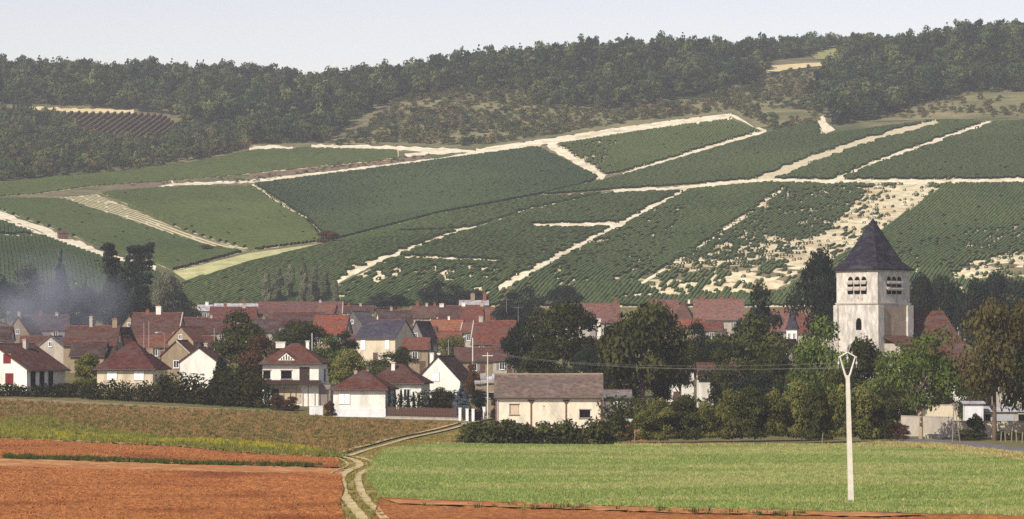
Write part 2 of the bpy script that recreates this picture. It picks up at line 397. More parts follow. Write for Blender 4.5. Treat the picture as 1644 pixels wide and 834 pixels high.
def scatter(name, pts, scale, variants, label, seed=0, tilt=0.0, zs=None, parent=None):
    """one mass of plants: copies of a few plant meshes over many ground points"""
    rs = np.random.RandomState(seed); n = len(pts)
    me = bpy.data.meshes.new(name); me.vertices.add(n); me.vertices.foreach_set('co', np.asarray(pts, np.float32).ravel())
    for nm, tp, val in (('rz', 'FLOAT', rs.rand(n) * 6.283), ('tl', 'FLOAT', (rs.rand(n) - 0.5) * tilt), ('sc', 'FLOAT', np.asarray(scale)), ('sz', 'FLOAT', np.asarray(zs if zs is not None else np.ones(n)) * np.asarray(scale))):
        a = me.attributes.new(nm, tp, 'POINT'); a.data.foreach_set('value', np.asarray(val, np.float32))
    a = me.attributes.new('vi', 'INT', 'POINT'); a.data.foreach_set('value', rs.randint(0, len(variants), n).astype(np.int32))
    o = link(bpy.data.objects.new(name, me), parent)
    ng = bpy.data.node_groups.new(name, 'GeometryNodeTree')
    ng.interface.new_socket('Geometry', in_out='INPUT', socket_type='NodeSocketGeometry'); ng.interface.new_socket('Geometry', in_out='OUTPUT', socket_type='NodeSocketGeometry')
    N, L = ng.nodes, ng.links
    gi, go = N.new('NodeGroupInput'), N.new('NodeGroupOutput')
    m2p = N.new('GeometryNodeMeshToPoints'); L.new(gi.outputs[0], m2p.inputs[0])
    iop = N.new('GeometryNodeInstanceOnPoints'); L.new(m2p.outputs[0], iop.inputs['Points'])
    gg = N.new('GeometryNodeGeometryToInstance')
    for vo in reversed(variants):
        oi = N.new('GeometryNodeObjectInfo'); oi.inputs[0].default_value = vo; L.new(oi.outputs['Geometry'], gg.inputs[0])
    L.new(gg.outputs[0], iop.inputs['Instance']); iop.inputs['Pick Instance'].default_value = True
    def attr(nm, tp='FLOAT'):
        q = N.new('GeometryNodeInputNamedAttribute'); q.data_type = tp; q.inputs[0].default_value = nm; return q.outputs[0]
    L.new(attr('vi', 'INT'), iop.inputs['Instance Index'])
    c = N.new('ShaderNodeCombineXYZ'); L.new(attr('tl'), c.inputs[0]); L.new(attr('rz'), c.inputs[2]); L.new(c.outputs[0], iop.inputs['Rotation'])
    c2 = N.new('ShaderNodeCombineXYZ'); q = attr('sc'); L.new(q, c2.inputs[0]); L.new(q, c2.inputs[1]); L.new(attr('sz'), c2.inputs[2]); L.new(c2.outputs[0], iop.inputs['Scale'])
    L.new(iop.outputs[0], go.inputs[0])
    md = o.modifiers.new('scatter', 'NODES'); md.node_group = ng
    o['kind'] = 'stuff'
    if label: o['label'] = label
    return o
# ------------------------------------------------------------------ plants (meshes)
def leaf_quads(C, Nn, size, rs, aspect=1.5):
    """quads at centres C, facing roughly Nn"""
    n = len(C)
    Nn = Nn + (rs.rand(n, 3) - 0.5) * 1.3; Nn /= np.linalg.norm(Nn, axis=1)[:, None] + 1e-9
    r = rs.rand(n, 3) - 0.5; a = np.cross(Nn, r); a /= np.linalg.norm(a, axis=1)[:, None] + 1e-9; b = np.cross(Nn, a)
    s = (size * (0.6 + 0.8 * rs.rand(n)))[:, None]
    a = a * s * aspect * 0.5; b = b * s * 0.5
    k = rs.rand(n)[:, None] * 0.5
    V = np.stack([C - a, C - b * (1 - k) + a * 0.1, C + a, C + b * (1 - k) - a * 0.1], 1).reshape(-1, 3)
    Fq = np.arange(n * 4).reshape(-1, 4)
    return V, Fq
def sphere_pts(n, rs):
    d = rs.normal(size=(n, 3)); return d / (np.linalg.norm(d, axis=1)[:, None] + 1e-9)
def lobes_mesh(name, lobes, nleaf, size, m, seed, aspect=1.5, fill=0.25, under=0.35):
    """foliage on many uneven clumps; lobes = (centre, radii)"""
    rs = np.random.RandomState(seed)
    ar = np.array([r[0] * r[1] + r[1] * r[2] + r[0] * r[2] for c, r in lobes]); ar = ar / ar.sum()
    Vs, Ts = [], []
    for (c, r), w in zip(lobes, ar):
        k = max(6, int(nleaf * w)); d = sphere_pts(k, rs)
        d[:, 2] = np.where((d[:, 2] < -under), -d[:, 2] * 0.6, d[:, 2])
        f = np.where(rs.rand(k) < fill, rs.rand(k) ** 0.5, 1.0 + (rs.rand(k) - 0.5) * 0.35)[:, None]
        P = np.array(c) + d * np.array(r) * f
        V, _ = leaf_quads(P, d, np.full(k, size), rs, aspect)
        tl = rs.rand() * 0.5
        Vs.append(V); Ts.append(np.repeat(np.clip(tl + rs.rand(k) * 0.55, 0, 1), 4))
    V = np.concatenate(Vs); T = np.concatenate(Ts)
    me = bpy.data.meshes.new(name); n = len(V) // 4
    me.from_pydata(V.tolist(), [], np.arange(n * 4).reshape(-1, 4).tolist()); me.update()
    a = me.attributes.new('tint', 'FLOAT', 'POINT'); a.data.foreach_set('value', T.astype(np.float32))
    me.materials.append(MATS[m])
    return me
def broad_lobes(rs, nl=20, low=0.16, wide=0.5, top=0.96, shape=1.0):
    out = []
    mid = (low + top) / 2; hh = (top - low) / 2
    for i in range(nl):
        d = sphere_pts(1, rs)[0]; q = 0.55 + 0.35 * rs.rand()
        w = wide * (1.0 - 0.25 * max(0, d[2]) * shape)
        c = (d[0] * w * q, d[1] * w * q, mid + d[2] * hh * q)
        r = 0.11 + 0.10 * rs.rand()
        out.append((c, (r * (wide / 0.5) * 1.1, r * (wide / 0.5) * 1.1, r * 0.85)))
    out.append(((0, 0, mid), (wide * 0.55, wide * 0.55, hh * 0.65)))
    if low < 0.05:                                        # bushes are clothed to the ground
        for i in range(9):
            q = 6.283 * i / 9 + rs.rand() * 0.5; out.append(((math.cos(q) * wide * 0.66, math.sin(q) * wide * 0.66, 0.10 + 0.06 * rs.rand()), (0.17, 0.17, 0.12)))
    return out
def cone_lobes(rs, tiers=11, low=0.06, wide=0.5):
    out = []
    for i in range(tiers):
        t = i / (tiers - 1); z = low + (0.97 - low) * t; R = wide * (1 - t) ** 0.85 + 0.02
        k = max(1, int(7 * (1 - t)) + 1)
        for j in range(k):
            a = 6.283 * (j + rs.rand() * 0.7) / k; q = R * (0.55 + 0.2 * rs.rand())
            out.append(((math.cos(a) * q, math.sin(a) * q, z - 0.03 * rs.rand()), (R * 0.48 + 0.015, R * 0.48 + 0.015, 0.035)))
    return out
def cedar_lobes(rs):
    """two flat-topped heads on a broad dark body"""
    out = []
    for hx, hz, w in ((-0.37, 0.985, 0.09), (0.22, 0.955, 0.24)):
        out.append(((hx, 0, hz - 0.015), (w, w * 0.8, 0.028)))
        for i in range(7):
            z = hz - 0.055 - 0.062 * i
            for s in (-1, 1):
                sp = w * (0.35 + 0.45 * rs.rand()) + 0.012 * i
                out.append(((hx * (1 - 0.07 * i) + s * sp, (rs.rand() - 0.5) * 0.3, z + 0.02 * rs.rand()), (0.055 + w * 0.28, 0.12, 0.034)))
            out.append(((hx * (1 - 0.07 * i), 0, z), (0.05 + w * 0.25, 0.12, 0.05)))
    out.append(((0.43, 0, 0.975), (0.08, 0.07, 0.022)))
    for i in range(16):
        a = rs.rand() * 6.28; z = 0.08 + 0.5 * rs.rand(); R = 0.36 * rs.rand() ** 0.5
        out.append(((math.cos(a) * R, math.sin(a) * R, z), (0.16, 0.16, 0.10)))
    return out
def poplar_lobes(rs):
    return [((math.cos(a) * 0.28 * q, math.sin(a) * 0.28 * q, z), (0.16, 0.16, 0.13)) for z, a, q in [(0.12 + 0.82 * i / 22, rs.rand() * 6.28, rs.rand() * math.sin(math.pi * min(1, 0.18 + 0.8 * i / 22))) for i in range(23)]]
def trunk_mesh(name, rs, kind, m):
    b = MB()
    lean = (rs.rand() - 0.5) * 0.06
    if kind in ('cone', 'poplar'):
        b.tube([(0,0,-0.02),(lean*0.3,0,0.4),(lean*0.5,0,0.93)], [0.022,0.014,0.004], 7)
    else:
        b.tube([(0,0,-0.03),(0,0,0.03),(lean*0.5,0,0.2),(lean,0,0.42),(lean,0,0.72)], [0.042,0.030,0.026,0.020,0.006], 8)
        for i in range(7):
            a = i * 2.4 + rs.rand(); z = 0.2 + 0.06 * i; R = 0.3 - 0.02 * i
            b.tube([(lean*0.6,0,z),(math.cos(a)*R*0.45,math.sin(a)*R*0.45,z+0.10),(math.cos(a)*R,math.sin(a)*R,z+0.24)], [0.016,0.010,0.003], 5)
    me = bpy.data.meshes.new(name); me.from_pydata(b.v, [], b.f); me.update(); me.materials.append(MATS[m])
    me.polygons.foreach_set('use_smooth', [True] * len(me.polygons))
    return me
CACHE = {}
def crown(kind, leaf, var, n=6400, size=0.036):
    key = (kind, leaf, var)
    if key not in CACHE:
        rs = np.random.RandomState(hash_(kind) + var * 17)
        if kind == 'broad': lb = broad_lobes(rs, 22)
        elif kind == 'tall': lb = broad_lobes(rs, 24, 0.14, 0.5, 0.97, 0.3)
        elif kind == 'open': lb = broad_lobes(rs, 24, 0.24, 0.5, 0.97); n = int(n * 0.7); size *= 0.85
        elif kind == 'bush': lb = broad_lobes(rs, 16, 0.02, 0.5, 0.92)
        elif kind == 'cone': lb = cone_lobes(rs)
        elif kind == 'cedar': lb = cedar_lobes(rs); n = int(n * 1.4)
        elif kind == 'poplar': lb = poplar_lobes(rs); n = int(n * 0.55)
        if kind == 'cone': size *= 2.3
        if kind == 'poplar': size *= 1.9
        if kind == 'bush': n = int(n * 0.8); size *= 1.25
        CACHE[key] = lobes_mesh('crown', lb, n, size, leaf, var + 5, 1.5, 0.3)
    return CACHE[key]
def hash_(s): return sum(ord(c) * (i + 3) for i, c in enumerate(s))
TN = [0]
def tree(name, label, u, D, h, w, kind='broad', leaf='leaf_oak', var=None, bark='bark', cat='tree', group=None, dz=0.0, trunk=True, rz=None):
    TN[0] += 1
    if var is None: var = TN[0] % 3
    rx, _ = ray(u, HOR); x = rx * D; z = float(ter(x, D))
    rr = random.Random(TN[0])
    t = thing(name, label, cat, (x, D, z + dz), rr.uniform(0, 6.28) if rz is None else rz, group)
    c = link(bpy.data.objects.new('crown', crown(kind, leaf, var)), t); c.scale = (w, w, h)
    if trunk:
        key = ('trunk', kind, bark, var)
        if key not in CACHE: CACHE[key] = trunk_mesh('trunk', np.random.RandomState(var), kind, bark)
        k = link(bpy.data.objects.new('trunk', CACHE[key]), t); s = (w * 0.5 + h * 0.5); k.scale = (w if kind != 'cone' else s, w if kind != 'cone' else s, h)
    return t
def tree_px(name, label, u, vtop, vbase, wpx, D, *a, **k):
    """tree whose top shows at row vtop; it stands on the ground at depth D"""
    rx, rz = ray(u, vtop); x = rx * D; h = HC + rz * D - float(ter(x, D))
    return tree(name, label, u, D, max(1.2, h), wpx * D / F, *a, **k)

# ------------------------------------------------------------------ tracks on the slopes
TR = []
def track(pl, wpx, m='chalk', off=0.10, name='path', label=None, seed=3, taper=None, rag=0.45):
    rnd = random.Random(seed + len(TR)); d = densify(pl, 7, False); L_, R_ = [], []
    for i, p in enumerate(d):
        a, b = d[max(0, i - 1)], d[min(len(d) - 1, i + 1)]
        tx, ty = b[0] - a[0], b[1] - a[1]; l = math.hypot(tx, ty) or 1; nx_, ny_ = -ty / l, tx / l
        w = wpx if taper is None else wpx + (taper - wpx) * i / (len(d) - 1)
        w1 = w * 0.5 * rnd.uniform(1 - rag, 1 + rag); w2 = w * 0.5 * rnd.uniform(1 - rag, 1 + rag)
        L_.append(cast(p[0] + nx_ * w1, p[1] + ny_ * w1)); R_.append(cast(p[0] - nx_ * w2, p[1] - ny_ * w2))
    V, Fc = [], []
    for i in range(len(d)):
        (xa, ya), (xb, yb) = L_[i], R_[i]
        for t in (0, 0.5, 1):
            x, y = xa + (xb - xa) * t, ya + (yb - ya) * t
            V.append((x, y, float(ter(x, y)) + off))
        if i:
            k = i * 3
            Fc += [(k - 3, k - 2, k + 1, k), (k - 2, k - 1, k + 2, k + 1)]
    TR.append(np.array(L_ + R_[::-1]))
    o = structure(mesh_obj(name, V, Fc, m, None, True), label)
    return o
CH = 'chalk'
track([(-90,305),(0,345),(60,366),(100,382),(165,408),(250,432)], 8, CH, label='pale chalk cart track down the slope beside the cedar')
track([(-90,322),(0,352),(60,374),(110,392),(170,412)], 5, CH, label='second wheel lane of the chalk track at far left')
track([(-60,379),(20,379),(75,379)], 2.5, CH, label='short chalk path joining the track at far left')
track([(405,297),(440,322),(490,352)], 2.5, CH, label='thin chalk path down the middle of the hollow')
track([(255,301),(280,297),(400,292),(520,279),(600,269),(700,257),(765,246)], 4.5, CH, label='chalk terrace path under the scrubby bank')
track([(280,298),(276,291),(283,287)], 3, CH, label='short bent chalk spur at the end of the terrace path')
track([(400,239),(440,236),(470,240)], 6, CH, label='chalk scrape at the foot of the wood')
track([(500,236),(560,237),(650,239),(740,243)], 7, CH, label='chalk path along the foot of the scrub')
track([(650,250),(740,243),(765,246)], 5, CH, label='chalk junction under the scrub')
track([(765,245),(870,229),(980,213),(1090,197),(1175,187)], 11, CH, label='broad chalk road climbing under the central wood', rag=0.45)
track([(1175,186),(1200,198),(1230,212)], 4, CH, label='chalk path dropping from the end of the climbing road')
track([(880,232),(920,256),(970,286)], 11, CH, label='steep chalk track between two vine plots')
track([(1000,280),(1100,250),(1180,225),(1230,211)], 4.5, CH, label='pale chalk path slanting up to the scrubby gap')
track([(865,316),(900,315),(938,313)], 3, CH, label='short level chalk path on the spur')
track([(985,308),(1100,304),(1150,297),(1230,291),(1350,293),(1500,293),(1760,291)], 7, CH, label='level chalk road across the whole right slope', rag=0.4)
track([(1215,292),(1285,266),(1350,240),(1430,216),(1505,197)], 13, 'chalk_strip', label='wide pale strip climbing the right slope', taper=8)
track([(1338,292),(1390,268),(1450,246),(1530,218),(1592,197)], 5, CH, label='narrow chalk path climbing the right slope', taper=8)
track([(820,455),(860,432),(980,370),(1040,337),(1105,304)], 9, CH, label='chalk track running straight down towards the village', taper=6)
track([(1030,456),(1130,394),(1260,303)], 4, CH, label='narrow chalk path below the level road')
track([(855,364),(920,363),(990,362)], 6, CH, label='level chalk path meeting the straight track')
track([(605,414),(640,414),(720,417),(805,422)], 4.5, CH, label='level chalk path low on the spur')
track([(540,455),(590,428),(640,408),(700,385),(745,370),(765,367)], 5, CH, label='chalk track slanting up the spur')
track([(640,374),(700,372),(760,368)], 2.0, CH, label='faint path across the spur')
track([(765,366),(850,338),(985,309)], 2.2, CH, label='faint line along the crest of the spur')
track([(800,463),(822,455)], 10, CH, label='chalk turning place at the foot of the straight track')
track([(1322,178),(1318,196),(1330,208),(1316,214)], 16, CH, label='white chalk quarry scar beside the dark wood', rag=0.6)
track([(775,198),(785,212),(800,210),(805,220)], 7, CH, label='small chalk scars in the scrub', rag=0.7)
track([(715,222),(760,218),(800,224)], 4, CH, label='chalk ledge in the scrub', rag=0.7)
track([(40,174),(120,178),(215,180)], 6, 'wheat', label='tan path along the foot of the left wood')
track([(125,208),(150,222),(170,228)], 7, 'dry_grass', label='reddish bare patch on the left bank')
track([(190,302),(300,297),(395,298)], 9, 'brown_plot', off=0.06, label='brown bank below the terrace path')
track([(400,284),(520,271),(640,260),(690,250)], 8, 'brown_plot', off=0.06, label='scrubby brown bank above the terrace path')

# ------------------------------------------------------------------ vineyards
BARE = [([(1480,296),(1510,303),(1400,385),(1250,470),(1215,462),(1330,370),(1400,300)], 0.56), ([(1020,450),(1180,385),(1320,375),(1310,400),(1260,470),(1060,478)], 0.33),
        ([(1560,420),(1760,385),(1760,450),(1530,450)], 0.5), ([(1120,400),(1260,305),(1480,298),(1420,350),(1250,470),(1000,480)], 0.17), ([(1420,400),(1760,330),(1760,470),(1420,480)], 0.1), ([(560,420),(820,425),(800,480),(540,480)], 0.16),
        ([(830,380),(1100,330),(1050,450),(830,470)], 0.12), ([(880,235),(1000,225),(960,270)], 0.12)]
BW = [(np.array(world_poly(p, 30)), q) for p, q in BARE]
def vineyard(label, ppts, ang, seed, spacing=1.15, leaf='leaf_vine', soil='chalk_soil', h=0.85, width=0.64, gap=0.004, soil_off=0.05):
    wp = np.array(world_poly(ppts, 12))
    t = bpy.data.objects.new('vineyard', None); COL.objects.link(t); t['kind'] = 'structure'; t['label'] = label
    drape('soil', wp, soil_off, soil, 9.0, t)
    rs = np.random.RandomState(seed); ca, sa = math.cos(ang), math.sin(ang)
    U_ = wp[:, 0] * ca + wp[:, 1] * sa; V_ = -wp[:, 0] * sa + wp[:, 1] * ca       # rows run along U
    stations = []; rid = []; k = 0
    for v in np.arange(V_.min() + 0.5, V_.max(), spacing):
        a, b = V_, np.roll(V_, -1); ua, ub = U_, np.roll(U_, -1)
        m = (a > v) != (b > v)
        if not m.any(): continue
        xs = np.sort(ua[m] + (v - a[m]) / (b[m] - a[m]) * (ub[m] - ua[m]))
        for i in range(0, len(xs) - 1, 2):
            if xs[i + 1] - xs[i] < 4: continue
            us = np.arange(xs[i] + rs.rand() * 1.2, xs[i + 1] - 0.5, 1.4)
            if len(us) < 2: continue
            stations.append(np.stack([us, np.full(len(us), v) + rs.normal(size=len(us)) * 0.06], 1)); rid.append(np.full(len(us), k)); k += 1
    st = np.concatenate(stations); rid = np.concatenate(rid)
    x = st[:, 0] * ca - st[:, 1] * sa; y = st[:, 0] * sa + st[:, 1] * ca
    keep = rs.rand(len(x)) > gap
    for tr in TR:
        lo, hi = tr.min(0) - 3, tr.max(0) + 3
        q = np.where((x > lo[0]) & (x < hi[0]) & (y > lo[1]) & (y < hi[1]) & keep)[0]
        if len(q): keep[q[inside(x[q] + rs.normal(size=len(q)) * 0.7, y[q] + rs.normal(size=len(q)) * 1.2, tr)]] = False
    sm = np.ones(len(x))
    for bp, pr in BW:
        q = np.where(inside(x, y, bp))[0]
        if len(q):
            sm[q] = np.minimum(sm[q], 1.0 - 0.6 * pr)
            nz = np.array([0.55 * mnoise.noise((x[i] * 0.10, y[i] * 0.05, 3.1)) + 0.9 * mnoise.noise((x[i] * 0.7, y[i] * 0.4, 7.7)) for i in q])
            keep[q[(nz * 0.55 + 0.5 + (rs.rand(len(q)) - 0.5) * 0.75) < pr]] = False
    z = ter(x, y) + soil_off
    n = len(x); hh = h * (0.9 + 0.2 * rs.rand(n)) * sm; ww = width * (0.85 + 0.3 * rs.rand(n)) * sm
    px_, py_ = -sa, ca
    V = np.zeros((n, 4, 3))
    for j, (o, zz) in enumerate(((-1, 0.10), (-0.72, 1.0), (0.72, 1.0), (1, 0.10))):
        jit = 0.95 + 0.10 * rs.rand(n)
        V[:, j, 0] = x + px_ * o * ww * jit; V[:, j, 1] = y + py_ * o * ww * jit; V[:, j, 2] = z + zz * hh * jit
    ok = np.where((rid[1:] == rid[:-1]) & keep[1:] & keep[:-1])[0]
    Fc = []
    b0 = ok * 4
    Fq = np.concatenate([np.stack([b0 + j, b0 + j + 1, b0 + j + 5, b0 + j + 4], 1) for j in range(3)])
    lf_ = np.array([mnoise.noise((a_ * 0.018, b_ * 0.012, seed)) + 0.5 * mnoise.noise((a_ * 0.06, b_ * 0.04, seed + 9)) for a_, b_ in zip(x, y)])
    tint = np.repeat(np.clip(0.12 + rs.rand(n) * 0.5 + 0.35 * lf_ + 0.2, 0, 1), 4)
    o = mesh_obj('vine_rows', V.reshape(-1, 3).tolist(), Fq.tolist(), leaf, t, False, tint)
    o['kind'] = 'stuff'
    return t
vineyard('dark green vineyard below the chalk track at far left', [(-140,330),(0,354),(95,390),(165,416),(250,438),(285,452),(290,492),(-140,490)], rad(100), 1, leaf='leaf_vine_dark')
vineyard('green vineyard between the chalk track and the bare ploughed plot', [(-140,285),(-60,322),(60,321),(100,322),(180,348),(260,374),(330,396),(385,407),(280,436),(250,424),(170,399),(100,373),(0,338)], rad(118), 2)
vineyard('bare chalk plot with young vine rows curving down the left slope', [(95,319),(155,313),(220,340),(290,371),(350,391),(405,402),(383,406),(330,395),(260,372),(180,346)], rad(122), 3, 2.4, 'leaf_olive', 'chalk_strip', 0.20, 0.15, 0.06, 0.2)
vineyard('green vineyard in the hollow beside the bare ploughed plot', [(165,311),(260,303),(398,297),(490,354),(522,388),(410,402),(350,388),(290,368),(222,337)], rad(112), 4, leaf='leaf_vine_light')
vineyard('shaded vineyard on the far slope of the hollow', [(408,297),(560,277),(720,256),(862,237),(965,287),(920,301),(862,314),(702,344),(530,388),(494,353)], rad(75), 5, leaf='leaf_vine_dark')  # darker leaf colour puts in the shade of this slope
vineyard('narrow vineyard strip above the terrace path', [(-140,300),(0,296),(200,277),(310,263),(400,244),(500,239),(640,243),(640,256),(520,268),(400,280),(260,292),(160,298),(60,312),(-140,325)], rad(15), 6, leaf='leaf_vine_light')
vineyard('triangular vineyard under the broad chalk road', [(893,233),(1090,203),(1172,193),(1222,213),(1100,248),(1000,277),(972,282)], rad(80), 7, leaf='leaf_vine_light')
vineyard('large vineyard across the upper right slope', [(870,314),(975,290),(1230,216),(1310,196),(1325,218),(1420,205),(1500,194),(1590,197),(1760,190),(1760,288),(1500,290),(1350,290),(1230,289),(1150,295),(985,306)], rad(68), 8, leaf='leaf_vine')
vineyard('vineyard on the near spur above the village', [(292,456),(400,424),(520,395),(700,347),(862,318),(985,310),(860,335),(742,370),(640,408),(545,452),(535,494),(286,494)], rad(62), 9, leaf='leaf_vine')
vineyard('vineyard between the slanting tracks below the level road', [(548,456),(640,410),(745,372),(860,338),(985,311),(1102,306),(980,368),(815,456),(800,494),(540,494)], rad(66), 10)
vineyard('patchy vineyard with bare chalk below the level road', [(828,456),(985,370),(1108,306),(1230,294),(1500,296),(1760,294),(1760,480),(1500,490),(1200,494),(810,494)], rad(72), 11)
structure(drape('field', world_poly([(278,438),(400,408),(520,392),(505,397),(400,420),(300,453)]), 0.25, 'grass_path', 6), 'pale mown strip at the foot of the hollow')
vineyard('brown planted plot under the left wood', [(75,182),(215,184),(262,187),(302,213),(240,233),(172,228),(125,204)], rad(85), 12, 3.2, 'leaf_brownrow', 'brown_plot', 1.4, 0.7)
structure(drape('field', world_poly([(1226,108),(1290,103),(1362,100),(1358,104),(1300,109),(1232,119)]), 0.4, 'wheat', 10), 'pale stubble field in the gap on the skyline')
structure(drape('field', world_poly([(1300,88),(1340,78),(1378,80),(1372,94),(1310,97)]), 0.4, 'weld_field', 10), 'yellow green field below the skyline trees')
structure(drape('field', world_poly([(540,232),(560,225),(640,168),(760,150),(840,150),(900,176),(1000,184),(1110,170),(1200,150),(1235,125),(1330,112),(1335,180),(1300,196),(1212,206),(1178,182),(1090,192),(980,207),(870,224),(760,240),(640,234)]), 0.15, 'scrub_grass', 9), 'dry scrubby grassland under the central wood')
structure(drape('field', world_poly([(1400,196),(1500,165),(1580,150),(1720,150),(1720,186),(1600,192),(1500,192)]), 0.15, 'scrub_grass', 9), 'brown scrubby bank under the right wood')

# ------------------------------------------------------------------ woods
def variant(kind, leaf, seed, n, size, stem=True):
    rs = np.random.RandomState(seed)
    lb = {'broad': lambda: broad_lobes(rs, 12, 0.12), 'cone': lambda: cone_lobes(rs, 8), 'pine': lambda: broad_lobes(rs, 9, 0.42, 0.36, 0.97, 0.2) , 'bush': lambda: broad_lobes(rs, 8, 0.0, 0.5, 0.9)}[kind]()
    me = lobes_mesh('wood_crown', lb, n, size, leaf, seed, 1.3, 0.3)
    o = bpy.data.objects.new('wood_crown', me)
    return o
VF = [variant('broad', 'leaf_forest', 11 + i, 420, 0.10) for i in range(5)] + [variant('cone', 'leaf_pine', 21 + i, 330, 0.09) for i in range(2)] + [variant('pine', 'leaf_pine', 31 + i, 320, 0.09) for i in range(2)]
VB = [variant('bush', 'leaf_scrub', 41 + i, 160, 0.16) for i in range(4)]
def wood(name, label, polys, spacing, smin, smax, variants, seed, D0=1150, D1=1800, holes=(), zs=(0.9, 1.4), prob=None, half=300):
    rs = np.random.RandomState(seed)
    gx, gy = np.meshgrid(np.arange(-half, half, spacing), np.arange(D0, D1, spacing)); x = gx.ravel(); y = gy.ravel()
    x = x + (rs.rand(len(x)) - 0.5) * spacing * 0.9; y = y + (rs.rand(len(y)) - 0.5) * spacing * 0.9
    z = ter(x, y); u, v = pix(x, y, z)
    k = np.zeros(len(x), bool)
    for p in polys: k |= inside(u, v, p)
    for p in holes: k &= ~inside(u, v, p)
    if prob is not None:
        i = np.where(k)[0]
        nz = np.array([mnoise.noise((x[j] * 0.03, y[j] * 0.03, seed)) for j in i]) + (rs.rand(len(i)) - 0.5) * 0.8
        k[i[nz > prob]] = False
    x, y, z = x[k], y[k], z[k]; n = len(x)
    sc = smin + (smax - smin) * rs.rand(n) ** 1.5
    return scatter(name, np.stack([x, y, z - 0.3], 1), sc, variants, label, seed, zs=zs[0] + (zs[1] - zs[0]) * rs.rand(n))
wood('forest', 'dark mixed wood covering the left and central ridge', [[(-200,20),(-200,165),(40,168),(215,178),(280,186),(330,215),(400,232),(530,230),(560,195),(640,162),(720,148),(830,146),(860,172),(1000,176),(1100,160),(1200,138),(1228,118),(1232,20)]], 3.9, 3.6, 9.2, VF, 1, zs=(0.8, 1.5))
wood('forest', 'wooded hollow below the left ridge', [[(-200,178),(60,184),(120,206),(165,230),(240,236),(306,214),(290,190),(400,232),(390,242),(300,262),(200,275),(0,292),(-200,296)]], 4.4, 3.5, 6.5, VF[:5] + VB[:2], 2)
wood('forest', 'dark wood crowning the right end of the ridge', [[(1330,206),(1336,186),(1300,160),(1320,125),(1352,112),(1380,92),(1400,20),(1860,10),(1860,150),(1560,148),(1480,168),(1400,194)]], 3.9, 3.6, 9.2, VF, 3, zs=(0.8, 1.5))
wood('forest', 'distant wood along the skyline gap', [[(1190,20),(1190,96),(1230,98),(1296,92),(1330,80),(1380,80),(1450,84),(1450,20)]], 4.0, 4.5, 7.5, VF, 4, 1500, 2100)
wood('shrubbery', 'scattered scrub bushes on the dry central bank', [[(540,234),(560,225),(640,160),(760,145),(840,145),(900,172),(1000,178),(1110,162),(1200,140),(1235,120),(1330,105),(1325,172),(1312,200),(1240,212),(1178,178),(1090,188),(980,202),(870,220),(760,236),(640,230)]], 4.0, 2.0, 5.0, VB + VF[:2], 5, prob=0.30, zs=(0.6, 1.0))
wood('shrubbery', 'scrub bushes under the right wood', [[(1390,192),(1500,160),(1580,145),(1760,145),(1760,186),(1600,190),(1500,190)]], 4.0, 1.5, 4.0, VB, 6, prob=0.05, zs=(0.5, 0.9))
wood('shrubbery', 'low bushes on the banks of the terrace path', [[(190,300),(300,294),(395,295),(520,275),(690,254),(690,248),(520,266),(395,286),(300,291)]], 3.0, 1.0, 2.4, VB, 7, 1000, 1400, prob=0.1, zs=(0.5, 0.8))
tree('lone_bush', 'reddish lone bush at the foot of the hollow', 527, 930, 4.5, 7.0, 'bush', 'leaf_russet', cat='bush')
tree('lone_bush', 'small brown bush left of the pale mown strip', 332, 935, 2.2, 5.0, 'bush', 'leaf_russet', cat='bush')

# ------------------------------------------------------------------ near fields
def blades(name, leaf, seed, n=9, h=0.3, spread=0.16):
    rs = np.random.RandomState(seed); V, Fc, T = [], [], []
    for i in range(n):
        a = rs.rand() * 6.28; r = spread * rs.rand(); x, y = math.cos(a) * r, math.sin(a) * r
        b = rs.rand() * 6.28; w = 0.022 + 0.02 * rs.rand(); hh = h * (0.6 + 0.6 * rs.rand()); l = 0.12 * rs.rand()
        dx, dy = math.cos(b) * w, math.sin(b) * w
        V += [(x - dx, y - dy, 0), (x + dx, y + dy, 0), (x + math.cos(a) * l, y + math.sin(a) * l, hh)]
        Fc.append((len(V) - 3, len(V) - 2, len(V) - 1)); T += [rs.rand()] * 3
    me = bpy.data.meshes.new(name); me.from_pydata(V, [], Fc); me.update(); me.materials.append(MATS[leaf])
    at = me.attributes.new('tint', 'FLOAT', 'POINT'); at.data.foreach_set('value', np.array(T, np.float32))
    return bpy.data.objects.new(name, me)
def grass(name, label, wp, per_m2, variants, seed, s0=0.7, s1=1.3, off=0.0, prob=None, fr=0.15, skip=()):
    rs = np.random.RandomState(seed); wp = np.array(wp); lo, hi = wp.min(0), wp.max(0)
    n = int((hi[0] - lo[0]) * (hi[1] - lo[1]) * per_m2); p = lo + rs.rand(n, 2) * (hi - lo)
    p = p[inside(p[:, 0], p[:, 1], wp)]
    for k_ in skip: p = p[~inside(p[:, 0], p[:, 1], k_)]
    if prob is not None:
        nz = np.array([mnoise.noise((a * fr * 0.5, b * fr, seed * 3.3)) + 0.5 * mnoise.noise((a * fr * 2, b * fr * 2, seed)) for a, b in p])
        p = p[nz + (rs.rand(len(p)) - 0.5) * 0.5 < prob]
    return scatter(name, np.column_stack([p, ter(p[:, 0], p[:, 1]) + off]), s0 + (s1 - s0) * rs.rand(len(p)), variants, label, seed)
B_CROP = [blades('crop_tuft', 'blade_crop', i, 10, 0.20, 0.2) for i in range(3)]; B_DRY = [blades('dry_tuft', 'blade_dry', i + 9, 9, 0.26, 0.2) for i in range(3)]
B_WEED = [blades('weed_tuft', 'blade_weed', i + 20, 14, 0.32, 0.26) for i in range(3)]; B_VERGE = [blades('verge_tuft', 'blade_verge', i + 30, 12, 0.32, 0.24) for i in range(3)]
